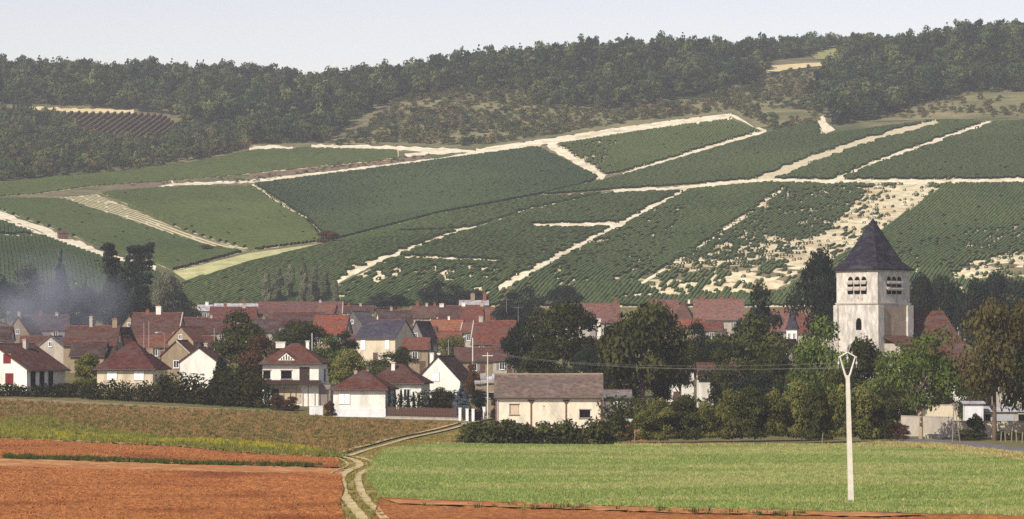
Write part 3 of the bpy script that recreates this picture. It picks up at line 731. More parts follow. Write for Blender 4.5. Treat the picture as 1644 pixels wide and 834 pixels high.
B_PALE = [blades('pale_tuft', 'blade_pale', i + 50, 10, 0.24, 0.2) for i in range(3)]; B_FLOWER = [blades('flower_tuft', 'blade_flower', i + 40, 10, 0.36, 0.24) for i in range(2)]
brown = world_poly([(-330,641),(0,643),(270,656),(430,661),(530,671),(640,678),(740,681),(748,676),(690,692),(620,708),(545,732),(480,722),(280,706),(150,690),(0,676),(-330,660)], 14)
structure(drape('field', brown, 0.03, 'stubble_soil', 1.6, amp=0.10), 'brown stubble field below the village houses')
grass('grass', 'dry stubble tufts in the brown field', brown, 2.6, B_DRY + B_WEED[:1], 2, 0.7, 1.3, 0.05)
verge1 = world_poly([(-330,658),(0,676),(70,671),(150,690),(280,706),(480,720),(560,733),(545,737),(400,729),(280,718),(0,705),(-330,695)], 12)
structure(drape('field', verge1, 0.06, 'verge', 1.0, amp=0.10), 'grassy bank between the red and brown fields')
grass('grass', 'rough green grass on the bank above the red field', verge1, 5, B_VERGE + B_VERGE + B_WEED[:1], 3, 0.7, 1.4, 0.05)
fl = world_poly([(240,709),(330,716),(480,727),(520,727),(470,718),(330,708)], 12)
grass('flowers', 'yellow flowers along the grassy bank', fl, 2.6, B_FLOWER, 4, 0.8, 1.2, 0.08)
fl2 = world_poly([(0,700),(0,690),(150,699),(280,710),(280,716),(120,709)], 12)
grass('flowers', 'sparse yellow flowers at far left of the grassy bank', fl2, 1.5, B_FLOWER, 5, 0.7, 1.1, 0.08)
red1 = world_poly([(-330,696),(0,706),(280,719),(400,730),(545,738),(548,753),(300,746),(0,737),(-330,732)], 12)
structure(drape('field', red1, 0.05, 'red_soil', 0.7, amp=0.12), 'red ploughed strip above the weed line')
pale = world_poly([(-330,732),(0,738),(300,747),(552,754),(550,764),(300,760),(0,752),(-330,748)], 12)
structure(drape('field', pale, 0.05, 'pale_soil', 0.7, amp=0.08), 'paler harrowed strip below the weed line')
red2 = world_poly([(-330,748),(0,752),(300,760),(548,764),(552,790),(545,812),(556,840),(570,900),(-330,900)], 12)
structure(drape('field', red2, 0.05, 'red_soil', 0.36, amp=0.20), 'large red ploughed field at lower left')
rs_ = np.random.RandomState(5); CL = []
for k_ in range(3):
    d_ = sphere_pts(10, rs_); bm_ = bmesh.new(); [bm_.verts.new(tuple(q * (0.7 + 0.5 * rs_.rand()))) for q in d_]; bmesh.ops.convex_hull(bm_, input=bm_.verts)
    me_ = bpy.data.meshes.new('clod'); bm_.to_mesh(me_); bm_.free(); me_.materials.append(MATS['red_soil']); CL.append(bpy.data.objects.new('clod', me_))
grass('soil_clods', 'loose red clods scattered over the ploughed field', red2, 5.0, CL, 31, 0.04, 0.15, 0.12)
grass('soil_clods', 'loose red clods on the narrow ploughed strip', red1, 3.0, CL, 32, 0.04, 0.15, 0.10)
wl = world_poly([(8,734),(300,744),(520,749.5),(520,752.5),(300,748),(8,738)], 12)
grass('weeds', 'broken line of dark green weeds across the red field', wl, 7, B_WEED, 6, 0.7, 1.35, 0.08, prob=0.18, fr=0.5)
crop = world_poly([(612,801),(585,770),(592,745),(620,722),(700,714),(1000,717),(1350,716),(1500,722),(1644,742),(1980,752),(1980,835),(1644,830),(1400,824),(1100,818),(800,808)], 14)
structure(drape('field', crop, 0.04, 'crop_soil', 1.4, amp=0.06), 'light green crop field on the right')
grass('grass', 'young green crop covering the right field', crop, 10, B_CROP, 7, 0.7, 1.25, 0.03)
grass('grass', 'yellowish dry stalks in the green crop', crop, 6.0, B_PALE, 8, 0.8, 1.3, 0.03, prob=-0.12, fr=0.10)
strip = world_poly([(612,802),(800,809),(1100,819),(1400,825),(1644,831),(1980,836),(1980,900),(590,900),(600,834),(605,815)], 12)
structure(drape('field', strip, 0.05, 'red_soil', 0.5, amp=0.12), 'red bare soil along the near edge of the crop')
pale2 = world_poly([(620,806),(800,812),(1100,821),(1400,828),(1500,832),(1400,834),(1100,828),(800,818),(640,813)], 12)
structure(drape('field', pale2, 0.16, 'pale_soil', 0.6, amp=0.06), 'paler soil strip along the near edge of the crop')
w2 = world_poly([(680,811),(900,817),(1100,824),(1300,829),(1300,833),(1100,829),(900,823),(680,816)], 12)
grass('weeds', 'straggling weeds along the near crop edge', w2, 1.6, B_WEED + B_VERGE, 9, 0.6, 1.3, 0.12, prob=0.0, fr=0.5)
edge = world_poly([(985,716),(1350,717),(1420,712),(1500,714),(1644,730),(1980,738),(1980,752),(1644,742),(1500,723),(1350,718),(1000,719)], 12)
structure(drape('field', edge, 0.07, 'dry_grass', 1.2, amp=0.10), 'dry tan grass verge beyond the crop')
grass('grass', 'dry tan grass along the far crop edge', edge, 6, B_PALE + B_DRY[:1], 10, 0.9, 1.6, 0.05)
tri = world_poly([(560,738),(600,722),(640,712),(700,700),(748,690),(750,712),(690,715),(625,722),(598,745),(590,770),(612,800),(600,834),(598,900),(565,900),(548,812),(556,788),(552,764),(540,745)], 10)
structure(drape('field', tri, 0.045, 'verge', 0.9, amp=0.04), 'grassy verge either side of the cart track')
def smooth_line(pl, n=70):
    P = [Vector(cast(u, v)) for u, v in pl]; out = []
    for i in range(len(P) - 1):
        p0, p1, p2, p3 = P[max(0, i - 1)], P[i], P[i + 1], P[min(len(P) - 1, i + 2)]
        for k in range(10):
            t = k / 10; out.append(0.5 * ((2 * p1) + (p2 - p0) * t + (2 * p0 - 5 * p1 + 4 * p2 - p3) * t * t + (3 * p1 - p0 - 3 * p2 + p3) * t ** 3))
    return out + [P[-1]]
RUTS = []
def rut(pl, w, offs, label, m='track', off=0.14, seed=1):
    """wheel tracks: bands w metres wide beside a centre line on the ground"""
    rnd = random.Random(seed); C = smooth_line(pl); V, Fc = [], []; Lp, Rp = [], []
    for i, p in enumerate(C):
        d = (C[min(i + 1, len(C) - 1)] - C[max(i - 1, 0)]).normalized(); nn = Vector((-d.y, d.x))
        a = p + nn * (offs + w / 2 * (1 + 0.22 * mnoise.noise((i * 0.21, seed, 1)))); b = p + nn * (offs - w / 2 * (1 + 0.22 * mnoise.noise((i * 0.21, seed, 5)))); Lp.append(tuple(a)); Rp.append(tuple(b))
        for t in (0, 0.5, 1):
            q = a.lerp(b, t); V.append((q.x, q.y, float(ter(q.x, q.y)) + off - (0.04 if t == 0.5 else 0)))
        if i:
            k = i * 3; Fc += [(k - 3, k - 2, k + 1, k), (k - 2, k - 1, k + 2, k + 1)]
    RUTS.append(np.array(Lp + Rp[::-1]))
    return structure(mesh_obj('path', V, Fc, m, None, True), label)
LA = [(548,733),(590,720),(640,706),(700,693),(745,681),(800,669)]
rut(LA, 0.55, 0.8, 'far wheel rut of the track towards the white gate'); rut(LA, 0.55, -0.8, 'near wheel rut of the track towards the white gate')
LB = [(552,734),(578,741),(588,750),(572,758),(560,766),(560,780),(565,796),(576,812),(594,832),(618,865),(640,900)]
rut(LB, 0.55, 0.75, 'left wheel rut of the sandy cart track', seed=2); rut(LB, 0.7, -0.55, 'right wheel rut of the sandy cart track', seed=3); rut(LB, 0.22, -1.6, 'faint outer rut of the sandy cart track', seed=4)
grass('grass', 'tufted grass along the cart track', tri, 6, B_VERGE + B_DRY, 11, 0.5, 1.0, 0.03, prob=0.2, fr=0.3, skip=RUTS)
def rut(pl, wpx, label, m='track', off=0.12, taper=None): return track(pl, wpx, m, off, 'path', label, 9, taper, 0.15)
rut([(740,679),(790,669),(850,664)], 9, 'lane past the white gate', 'yard', 0.08)
rut([(1380,717),(1470,710),(1560,716),(1644,726),(1980,735)], 9, 'grey lane beside the yard wall', 'asphalt', 0.13)
# ------------------------------------------------------------------ houses
def gpos(u, D, dz=0.0):
    rx, _ = ray(u, HOR); x = rx * D
    return (x, D, float(ter(x, D)) + dz)
def wall_mesh(w, d, h, rise, roof, base=1.2, inset=0.0):
    """walls with gable ends: ridge along x"""
    x, y = w / 2, d / 2; b = MB()
    if roof == 'gable':
        r = h + rise - 0.06; hh = h - 0.04
        b.poly([(-x,-y,-base),(x,-y,-base),(x,y,-base),(-x,y,-base),(-x,-y,hh),(x,-y,hh),(x,y,hh),(-x,y,hh),(-x,0,r),(x,0,r)],
               [(0,1,5,4),(1,2,6,9,5),(2,3,7,6),(3,0,4,8,7),(4,5,9,8),(6,7,8,9),(3,2,1,0)])
    else:
        b.box(-x, x, -y, y, -base, h - 0.04)
    return b
def roof_mesh(w, d, h, rise, roof, ov=0.45, th=0.16, hip=None):
    X, Y = w / 2 + (ov * 0.6 if roof == 'gable' else ov), d / 2 + ov
    drop = rise / (d / 2) * ov
    z0 = h - drop
    b = MB()
    if roof == 'gable':
        top = [(-X,-Y,z0),(X,-Y,z0),(X,0,h+rise),(-X,0,h+rise),(-X,Y,z0),(X,Y,z0)]
        tv = [(p[0],p[1],p[2]+th) for p in top]; n_ = 6
        b.poly(top + tv, [(6,7,8,9),(9,8,11,10),(3,2,1,0),(4,5,2,3),(0,1,7,6),(5,4,10,11),(1,2,8,7),(2,5,11,8),(3,0,6,9),(4,3,9,10)])
    else:
        hp = d / 2 if hip is None else hip
        rx0 = max(0.15, w / 2 - hp)
        low = [(-X,-Y,z0),(X,-Y,z0),(X,Y,z0),(-X,Y,z0)]
        lt = [(p[0],p[1],p[2]+th) for p in low]
        rg = [(-rx0,0,h+rise+th),(rx0,0,h+rise+th)]
        b.poly(low + lt + rg, [(3,2,1,0),(0,1,5,4),(1,2,6,5),(2,3,7,6),(3,0,4,7),(4,5,9,8),(5,6,9),(6,7,8,9),(7,4,8)])
    return b
def add_window(parent, face, w, d, cx, cz, ww, wh, style='shutter', mt=None):
    """window, shutter or door on a wall; face f(ront) b(ack) l(eft) r(ight)"""
    def place(o):
        if face == 'f': o.location = (cx, -d / 2, cz)
        elif face == 'b': o.location = (cx, d / 2, cz); o.rotation_euler = (0, 0, math.pi)
        elif face == 'r': o.location = (w / 2, cx, cz); o.rotation_euler = (0, 0, math.pi / 2)
        else: o.location = (-w / 2, cx, cz); o.rotation_euler = (0, 0, -math.pi / 2)
        return o
    a, c = ww / 2, wh / 2
    if style == 'closed':                                   # closed pair of shutters
        m = mt or 'white_paint'
        o = place(MB().box(-a - 0.05, a + 0.05, -0.03, 0.02, -c - 0.05, c + 0.05).make('window', 'wall_pale', parent))
        for s in (-1, 1):
            MB().box(min(0.015 * s, a * s), max(0.015 * s, a * s), -0.09, -0.035, -c, c).make('shutter', m, o)
        return o
    if style == 'open':                                     # unglazed gap: lintel, sill and a dark panel painted as the shade inside
        b = MB().box(-a - 0.1, a + 0.1, -0.10, 0.02, c, c + 0.12)
        o = place(b.make('window', 'wall_pale', parent))
        MB().box(-a - 0.1, a + 0.1, -0.14, 0.02, -c - 0.1, -c).make('sill', 'wall_pale', o)
        MB().box(-a, a, -0.03, 0.01, -c, c).make('shade_panel', 'near_black', o)
        return o
    if style == 'door':
        o = place(MB().box(-a, a, -0.05, 0.02, -c, c).make('door', mt or 'brown_wood', parent))
        MB().box(a - 0.18, a - 0.10, -0.10, -0.05, -0.08, 0.06).make('handle', 'metal', o)
        return o
    t = 0.09
    b = MB().box(-a, a, -0.09, 0.02, c - t, c).box(-a, a, -0.14, 0.02, -c - 0.06, -c + t).box(-a, -a + t, -0.085, 0.02, -c + t, c - t).box(a - t, a, -0.085, 0.02, -c + t, c - t).box(-0.035, 0.035, -0.07, 0.02, -c + t, c - t)
    o = place(b.make('window', 'white_paint', parent))
    MB().box(-a + t, a - t, -0.025, 0.01, -c + t, c - t).make('pane', 'glass', o)
    if style == 'shutter':
        for s in (-1, 1):
            x0, x1 = sorted((s * (a + 0.03), s * (a + 0.03 + ww * 0.5)))
            MB().box(x0, x1, -0.06, 0.01, -c, c).make('shutter', mt or 'grey_wood', o)
    return o
def add_chimney(parent, x, y, z0, z1, s=0.6, m='wall_pale', pots=1, s2=None):
    s2 = s2 or s * 0.8
    b = MB().box(x - s / 2, x + s / 2, y - s2 / 2, y + s2 / 2, z0, z1).box(x - s / 2 - 0.07, x + s / 2 + 0.07, y - s2 / 2 - 0.07, y + s2 / 2 + 0.07, z1, z1 + 0.12)
    o = b.make('chimney', m, parent)
    for i in range(pots):
        px_ = x + (i - (pots - 1) / 2) * 0.32
        MB().tube([(px_, y, z1 + 0.10), (px_, y, z1 + 0.45)], [0.13, 0.10], 7).make('chimney_pot', 'pot', o)
    return o
HN = [0]
def house(label, pos, rz, w, d, h, rise, roof='gable', rm='roof_brown', wm='wall_pale', chims=(), wins=None, ov=0.45, hip=None, base=1.5, name='house', cat='house', group=None, ridge=True, verge=None):
    HN[0] += 1; rr = random.Random(HN[0] * 7)
    t = thing(name, label, cat, pos, rz, group)
    wall_mesh(w, d, h, rise, roof, base).make('wall', wm, t)
    r = roof_mesh(w, d, h, rise, roof, ov, hip=hip).make('roof', rm, t)
    if ridge and roof == 'gable':
        MB().tube([(-w / 2 - ov * 0.6, 0, h + rise + 0.13), (0, 0, h + rise + 0.13 - 0.04), (w / 2 + ov * 0.6, 0, h + rise + 0.13)], [0.13] * 3, 6).make('ridge_tiles', 'roof_pink', r)
    if verge:
        for s in verge:
            X = s * (w / 2 + ov * 0.6 + 0.06); Y = d / 2 + ov; z0 = h - rise / (d / 2) * ov
            MB().poly([(X-0.1,-Y,z0-0.05),(X+0.1,-Y,z0-0.05),(X+0.1,0,h+rise-0.05),(X-0.1,0,h+rise-0.05),(X-0.1,-Y,z0+0.25),(X+0.1,-Y,z0+0.25),(X+0.1,0,h+rise+0.25),(X-0.1,0,h+rise+0.25)],
                      [(0,3,2,1),(4,5,6,7),(0,1,5,4),(1,2,6,5),(2,3,7,6),(3,0,4,7)]).make('verge_board', 'wall_pale', r)
    MB().tube([(-w / 2 - ov, -d / 2 - ov - 0.06, h - rise / (d / 2) * ov + 0.02), (w / 2 + ov, -d / 2 - ov - 0.06, h - rise / (d / 2) * ov + 0.02)], [0.07, 0.07], 6).make('gutter', 'gutter', r)
    for c in chims:
        fx, top, s, m = c[:4]; pots = c[4] if len(c) > 4 else 1; fy = c[5] if len(c) > 5 else 0.0
        zr = h + rise * (1 - abs(fy)) - 0.4
        add_chimney(t, fx * w / 2 * 0.92, fy * d / 2, zr, h + rise + top, s, m, pots)
    if wins is None:
        k = max(1, int(w / 3.2)); st = rr.choice(['shutter', 'shutter', 'plain'])
        for i in range(k):
            x = (i + 0.5) / k * w - w / 2
            add_window(t, 'f', w, d, x, h - 1.15, 0.95, 1.3, st)
            if h > 4.2 and i != k // 2: add_window(t, 'f', w, d, x, h - 3.6, 0.95, 1.4, st)
        add_window(t, 'f', w, d, (k // 2 + 0.5) / k * w - w / 2 + (0.0 if h > 4.2 else 1.3), 1.05, 1.0, 2.1, 'door')
        if roof == 'gable':
            for f in 'lr': add_window(t, f, w, d, 0, h + rise * 0.3, 0.7, 0.9, 'plain')
    else:
        for q in wins: add_window(t, q[0], w, d, *q[1:])
    return t
def bhouse(label, u0, u1, vr, ve, rm='roof_brown', wm='wall_pale', rz=0, hw=4.2, chims=(), kind='E', wins=None, roof='gable', lo=440, hi=840, D=None, verge=None, dep=None):
    """house of the village, from its roof in the photograph: E = eaves towards us, G = gable towards us"""
    uc = (u0 + u1) / 2; rise = 3.0
    if D is None:
        for _ in range(4):
            D = solve_depth(uc, vr, hw + rise, lo, hi); rise = max(0.8, min(5.5, (ve - vr) * D / F))
    else:
        x, y, z = gpos(uc, D); rise = max(0.8, (ve - vr) * D / F); hw = max(2.2, HC + ray(uc, vr)[1] * D - z - rise)
    L_ = (u1 - u0) * D / F
    if kind == 'E': w, d = L_, (dep or min(11, max(4.5, rise * 2.05)))
    else: w, d = (dep or max(6, min(12, L_ * 1.3))), L_
    r = rad(rz) + (0 if kind == 'E' else math.pi / 2)
    return house(label, gpos(uc, D), r, w, d, hw, rise, roof, rm, wm, chims, wins, 0.3, verge=verge)
T_, P_, G_, R_ = 'wall_tan', 'wall_pale', 'wall_grey', 'brick'
# -- the front row
D1 = 450
house('white house with dark red shutters at the left edge', gpos(22, 452), rad(67), 10.5, 11.0, 2.9, 3.4, 'gable', 'roof_new', 'wall_white',
      [(0.3, 0.7, 0.7, 'wall_pale', 1, -0.2)], [('l', 4.9, 4.4, 1.9, 1.6, 'closed', 'red_shutter'), ('l', 4.7, 1.4, 2.0, 1.6, 'closed', 'red_shutter'), ('l', -2.2, 4.3, 1.2, 1.3, 'closed', 'red_shutter'), ('l', 1.0, 1.4, 1.3, 1.6, 'closed', 'red_shutter'), ('l', -2.6, 1.4, 1.3, 1.6, 'closed', 'red_shutter'),
       ('f', -3.6, 1.3, 1.3, 2.4, 'open'), ('f', -1.2, 1.3, 1.3, 2.4, 'open'), ('f', 1.2, 1.3, 1.3, 2.4, 'open')], ov=0.6)
house('pale bungalow with hipped brown roof and two white shutters', gpos(213, 453), rad(-9), 8.3, 8.0, 3.0, 3.5, 'hip', 'roof_new', 'wall_cream',
      [(0.6, -0.9, 1.0, T_, 2, 0.35)], [('f', -1.9, 1.75, 1.45, 1.25, 'closed'), ('f', 2.1, 1.75, 1.45, 1.25, 'closed'), ('r', 0, 1.5, 1.0, 1.2, 'plain')], ov=0.5, hip=3.8)
bhouse('stone cottage with grey verge board and red roof beside the white gable', 268, 316, 548, 570, 'roof_red', T_, -8, kind='G', D=480, wins=[('l', 0, 2.2, 0.9, 1.2, 'plain')], verge=(-1,), dep=7)
bhouse('white gable end rising above the dark hedge', 297, 357, 559, 581, 'roof_brown', 'wall_white', -6, kind='G', D=456, wins=[('r', 0, 2.0, 1.0, 1.1, 'plain')], dep=7.5, chims=[(0.5, 0.6, 0.6, P_), (0.75, 0.5, 0.5, P_)])
# two-storey villa
v = house('white villa with hipped brown roof, lattice dormer and balcony', gpos(474, 437), rad(-6), 7.9, 7.4, 5.9, 2.4, 'hip', 'roof_new', 'wall_white',
      [(-0.55, 0.25, 1.3, 'wall_white', 0, -0.05), (0.45, 0.4, 0.45, 'wall_white', 0, 0.2)],
      [('f', -3.35, 4.1, 1.0, 1.15, 'open'), ('f', -0.6, 4.1, 1.5, 1.15, 'open'), ('f', 1.95, 4.15, 1.4, 2.0, 'door', 'dark_wood'), ('r', 1.5, 4.0, 1.0, 1.6, 'open'), ('f', -3.3, 1.4, 0.9, 1.8, 'plain'), ('f', 0.0, 1.2, 3.0, 2.2, 'door', 'beige_door'), ('f', -2.1, 1.1, 0.9, 2.1, 'door', 'dark_wood')], ov=0.55, hip=3.4)
b = MB().box(-4.2, 4.5, -5.0, -3.72, 2.75, 2.93).box(-4.2, 4.5, -5.0, -4.92, 2.93, 3.35)
for i in range(6): b.box(-4.15 + i * 1.7, -4.05 + i * 1.7, -4.98, -4.88, -1, 2.75)
b.make('balcony', 'dark_wood', v)
dm = MB().poly([(-1.9,-3.72,6.05),(0.75,-3.72,6.05),(-0.58,-3.72,7.15),(-1.9,-1.0,6.05),(0.75,-1.0,6.05),(-0.58,-1.0,7.15)], [(0,1,2),(0,2,5,3),(1,4,5,2),(3,5,4),(0,3,4,1)]).make('dormer', 'roof_new', v)
b = MB().poly([(-1.8,-3.78,6.08),(0.64,-3.78,6.08),(-0.58,-3.78,7.07),(-1.8,-3.73,6.08),(0.64,-3.73,6.08),(-0.58,-3.73,7.07)], [(0,1,2),(3,5,4),(0,3,4,1),(1,4,5,2),(2,5,3,0)])
b.make('dormer_front', 'wall_white', dm)
for (x0, x1, z0, z1) in [(-1.02,-0.86,6.15,6.65),(-0.66,-0.5,6.15,6.9),(-0.3,-0.14,6.15,6.65),(-1.35,-1.2,6.15,6.4),(0.04,0.18,6.15,6.4)]:
    MB().box(x0, x1, -3.80, -3.76, z0, z1).make('dormer_opening', 'near_black', dm)  # dark slabs painted as the shade behind the lattice
MB().box(4.0, 5.6, -3.6, 3.4, -1, 2.7).make('veranda', 'grey_wood', v)
h6 = house('white bungalow with grey plinth beside the wooden fence', gpos(585, 416), rad(-8), 7.0, 7.2, 3.75, 2.2, 'hip', 'roof_new', 'wall_white',
      [(-0.4, -0.1, 0.4, P_, 1, 0.2), (0.05, 0.0, 0.4, P_, 1, 0.3)], [('f', -2.0, 2.3, 1.5, 1.4, 'closed'), ('r', -1.5, 2.4, 1.0, 1.4, 'plain'), ('r', 1.5, 2.4, 1.0, 1.4, 'plain')], ov=0.5, hip=3.3)
MB().box(-3.56, 3.56, -3.66, 3.66, -1.5, 1.0).make('plinth', 'plinth', h6)
house('hip-roofed white house behind the row of small cypresses', gpos(640, 434), rad(-8), 7.6, 7.2, 3.6, 2.3, 'hip', 'roof_brown', 'wall_white',
      [(-0.15, 0.25, 0.5, 'wall_white', 1, -0.35)], [('f', 1.8, 2.0, 1.0, 1.3, 'plain'), ('r', -1.6, 2.0, 1.0, 1.4, 'plain'), ('r', 0.6, 2.0, 0.9, 1.4, 'plain')], ov=0.5, hip=3.3)
house('white steep-gabled house with a square white shutter', gpos(716, 456), rad(76), 9.0, 6.7, 2.3, 3.5, 'gable', 'roof_dark', 'wall_white',
      [(-0.5, 0.45, 0.7, 'wall_white', 0, 0.45), (-0.55, 0.4, 0.5, 'wall_white', 0, 0.12)], [('l', 0.35, 2.9, 1.15, 1.2, 'closed'), ('f', -2, 1.2, 1.0, 1.3, 'plain'), ('f', 1.5, 1.2, 1.0, 1.3, 'plain')], ov=0.35)
# the lean-to with a broken roof
x, y, z = gpos(806, 425)
t = thing('lean_to', 'grey lean-to with broken corrugated roof sheets beside the barn', 'shed', (x, y, z), rad(2))
MB().box(-3.6, 3.6, -3, 3, -1, 3.9).make('wall', 'wall_tan', t)
rr = random.Random(4)
for i in range(9):
    x0 = -3.8 + i * 0.84
    for j in range(3):
        if rr.random() < 0.12: continue
        y0 = -3.3 + j * 2.2; dz = rr.uniform(-0.08, 0.12); tl = rr.uniform(-0.12, 0.12); zz = 4.0 + (j * 0.42) + dz
        MB().poly([(x0,y0,zz),(x0+0.8,y0,zz+tl),(x0+0.8,y0+2.3,zz+0.42+tl),(x0,y0+2.3,zz+0.42)] + [(x0,y0,zz+0.05),(x0+0.8,y0,zz+0.05+tl),(x0+0.8,y0+2.3,zz+0.47+tl),(x0,y0+2.3,zz+0.47)],
                  [(3,2,1,0),(4,5,6,7),(0,1,5,4),(1,2,6,5),(2,3,7,6),(3,0,4,7)]).make('roof_sheet', rr.choice(['moss_sheet', 'moss_sheet', 'zinc', 'brown_wood', 'wall_pale']), t)
add_window(t, 'f', 7.2, 6, -2.9, 2.0, 1.2, 1.3, 'plain'); add_window(t, 'f', 7.2, 6, -1.5, 2.4, 0.8, 0.7, 'open'); add_window(t, 'f', 7.2, 6, 1.2, 1.4, 1.6, 2.2, 'door', 'grey_wood')
# the barn
bx, by, bz = gpos(881, 396)
t = thing('barn', 'long cream barn with brick corners and brown tiled roof', 'barn', (bx, by, bz), rad(-1))
BWD, BD, BH, BR = 13.4, 6.4, 3.9, 2.6
wall_mesh(BWD, BD, BH, BR, 'gable', 1.2).make('wall', 'barn_wall', t)
r = roof_mesh(BWD, BD, BH, BR, 'gable', 0.35).make('roof', 'roof_barn', t)
MB().tube([(-6.9,0,BH+BR+0.15),(0,0,BH+BR+0.10),(6.9,0,BH+BR+0.15)], [0.14]*3, 6).make('ridge_tiles', 'wall_tan', r)
MB().tube([(-6.95,-3.62,3.68),(6.95,-3.62,3.68)], [0.08,0.08], 6).make('gutter', 'gutter', r)
for xx in (-6.62, -2.2, 2.2, 6.62):
    MB().box(xx - 0.10, xx + 0.10, -3.27, -3.15, -1.2, 3.45).make('brick_pilaster', 'brick', t)
    if abs(xx) < 5: MB().poly([(xx-0.5,-3.3,3.45),(xx+0.5,-3.3,3.45),(xx+0.14,-3.3,3.0),(xx-0.14,-3.3,3.0),(xx-0.5,-3.18,3.45),(xx+0.5,-3.18,3.45),(xx+0.14,-3.18,3.0),(xx-0.14,-3.18,3.0)], [(0,3,2,1),(4,5,6,7),(0,1,5,4),(1,2,6,5),(2,3,7,6),(3,0,4,7)]).make('bracket', 'brown_wood', t)
MB().box(6.70, 6.78, -3.2, 3.2, -1.2, 3.7).make('brick_corner', 'brick', t)
o = add_window(t, 'f', BWD, BD, -4.35, 2.25, 1.15, 1.25, 'open'); MB().box(-0.46, 0.56, -0.06, -0.035, -0.62, 0.5).make('board', 'board', o)
add_window(t, 'f', BWD, BD, 4.55, 1.7, 1.35, 1.0, 'open')
MB().tube([(-6.45,-3.3,-1),(-6.45,-3.3,3.6)], [0.06,0.06], 6).make('drainpipe', 'zinc', t)
MB().box(-0.65, -0.55, -3.26, -3.19, 2.6, 2.7).make('wall_tie', 'near_black', t)
# -- the village behind, left to right
bhouse('pale gabled house half hidden by the smoke at far left', 15, 62, 510, 542, 'roof_brown', T_, -10, kind='G', chims=[(-0.8, 0.9, 0.7, P_)])
bhouse('low roofed house at the left edge behind the smoke', -45, 20, 525, 545, 'roof_dark', P_)
bhouse('small pale gable behind the house with red shutters', 68, 112, 541, 558, 'roof_grey', P_, -10, kind='G', hw=3.2, chims=[(-0.6, 0.5, 0.5, P_)])
bhouse('distant roof with two chimneys in the smoke', 40, 110, 507, 528, 'roof_dark', G_, chims=[(-0.3, 0.6, 0.7, R_, 2), (0.5, 0.5, 0.6, P_)])
bhouse('long brown roofed house with a pale dormer behind the smoke', 108, 192, 525, 553, 'roof_brown', T_, -4, chims=[(-0.1, 1.6, 0.5, P_), (0.9, 1.2, 0.8, T_)])
bhouse('small grey gable beside the long brown roof', 186, 212, 527, 555, 'roof_dark', G_, -15, kind='G', hw=3.5, dep=6)
bhouse('tan gable tucked behind the hipped bungalow', 182, 212, 541, 562, 'roof_red', T_, -15, kind='G', hw=3.0, lo=462, dep=6)
bhouse('low lean house beside the yellow green bush', 160, 186, 556, 572, 'roof_dark', T_, hw=2.6, lo=462)
bhouse('tan gabled house in front of the cedar', 200, 232, 508, 528, 'roof_brown', T_, -12, kind='G', dep=7)
bhouse('big brown roof with two chimneys below the cedar', 214, 292, 503, 537, 'roof_brown', T_, -5, hw=3.6, chims=[(-0.45, 0.6, 0.7, R_), (0.05, 1.3, 1.0, 'wall_white', 2)], verge=(1,))
bhouse('low red roof in front of the big brown roof', 206, 300, 538, 556, 'roof_red', T_, -4, hw=3.0, chims=[(0.65, 0.4, 0.9, T_)])
bhouse('tan gable with red roof behind the stone cottage', 285, 330, 526, 548, 'roof_red', T_, -20, kind='G', hw=4.0, dep=9)
bhouse('long dark brown roof left of the leafy tree', 292, 372, 511, 532, 'roof_brown', T_, -3, chims=[(0.2, 0.5, 0.5, P_)])
bhouse('white far house with a pale roof edge left of centre', 318, 342, 490, 499, 'roof_pale', 'wall_white', hw=4.5, chims=[(0.2, 0.7, 0.8, 'wall_white')])
bhouse('far red roof beside the white far house', 338, 412, 494, 512, 'roof_red', P_, chims=[(-0.4, 0.8, 0.7, R_), (0.5, 0.7, 0.8, P_, 2)])
bhouse('small white gable among the far roofs left', 343, 372, 499, 512, 'roof_brown', 'wall_white', -10, kind='G', hw=3.5, lo=600, dep=7)
bhouse('long grey topped far roof on the village skyline', 345, 420, 488, 496, 'roof_pale', P_, hi=840, chims=[(0.3, 0.6, 0.6, R_)])
bhouse('very long pink roof with white gable on the village skyline', 416, 549, 486, 503, 'roof_pink', 'wall_white', 0, hw=4.2, chims=[(0.52, 0.5, 0.6, P_)], verge=(1,))
bhouse('dark brown roof in front of the long pink roof', 398, 446, 496, 511, 'roof_brown', P_, 6)
bhouse('dark red wing at the right end of the pink roof', 506, 540, 490, 503, 'roof_red', P_, -12, lo=640)
bhouse('broad brown roof below the long pink roof', 440, 520, 502, 523, 'roof_brown', P_, 3)
bhouse('brown roof behind the leafy tree left of centre', 396, 446, 512, 531, 'roof_dark', P_, 5, chims=[(0.1, 0.3, 0.6, T_)])
bhouse('bright orange roofed house left of centre', 506, 560, 508, 537, 'roof_orange', T_, -10, hw=3.4)
bhouse('pale blue topped far house on the skyline', 548, 600, 492, 501, 'roof_brown', P_, chims=[(-0.6, 0.5, 0.7, R_), (0.2, 0.6, 0.6, P_)])
bhouse('light grey gable beside the orange roof', 560, 598, 501, 524, 'roof_grey', 'roof_grey', -24, kind='G', dep=8)
bhouse('small red roof under the light grey gable', 552, 592, 523, 533, 'roof_red', T_, hw=3.0)
bhouse('cream house with slate grey roof and white shutters', 583, 655, 515, 542, 'roof_slate', 'wall_cream', -27, hw=5.2, D=578, wins=[('f', -2.6, 3.6, 1.0, 1.9, 'closed'), ('f', 2.5, 3.7, 0.9, 1.8, 'closed'), ('f', 0, 1.2, 1.0, 2.1, 'door'), ('r', 0, 4.5, 0.7, 0.9, 'plain')], dep=7.6)
bhouse('dark roof with a pale gable behind the slate roof', 606, 660, 499, 517, 'roof_dark', P_, 12, chims=[(0.3, 0.5, 0.6, R_), (-0.2, 0.7, 0.5, P_)])
bhouse('grey gable close behind the slate roofed house', 664, 694, 517, 548, 'roof_dark', G_, -20, kind='G', dep=7)
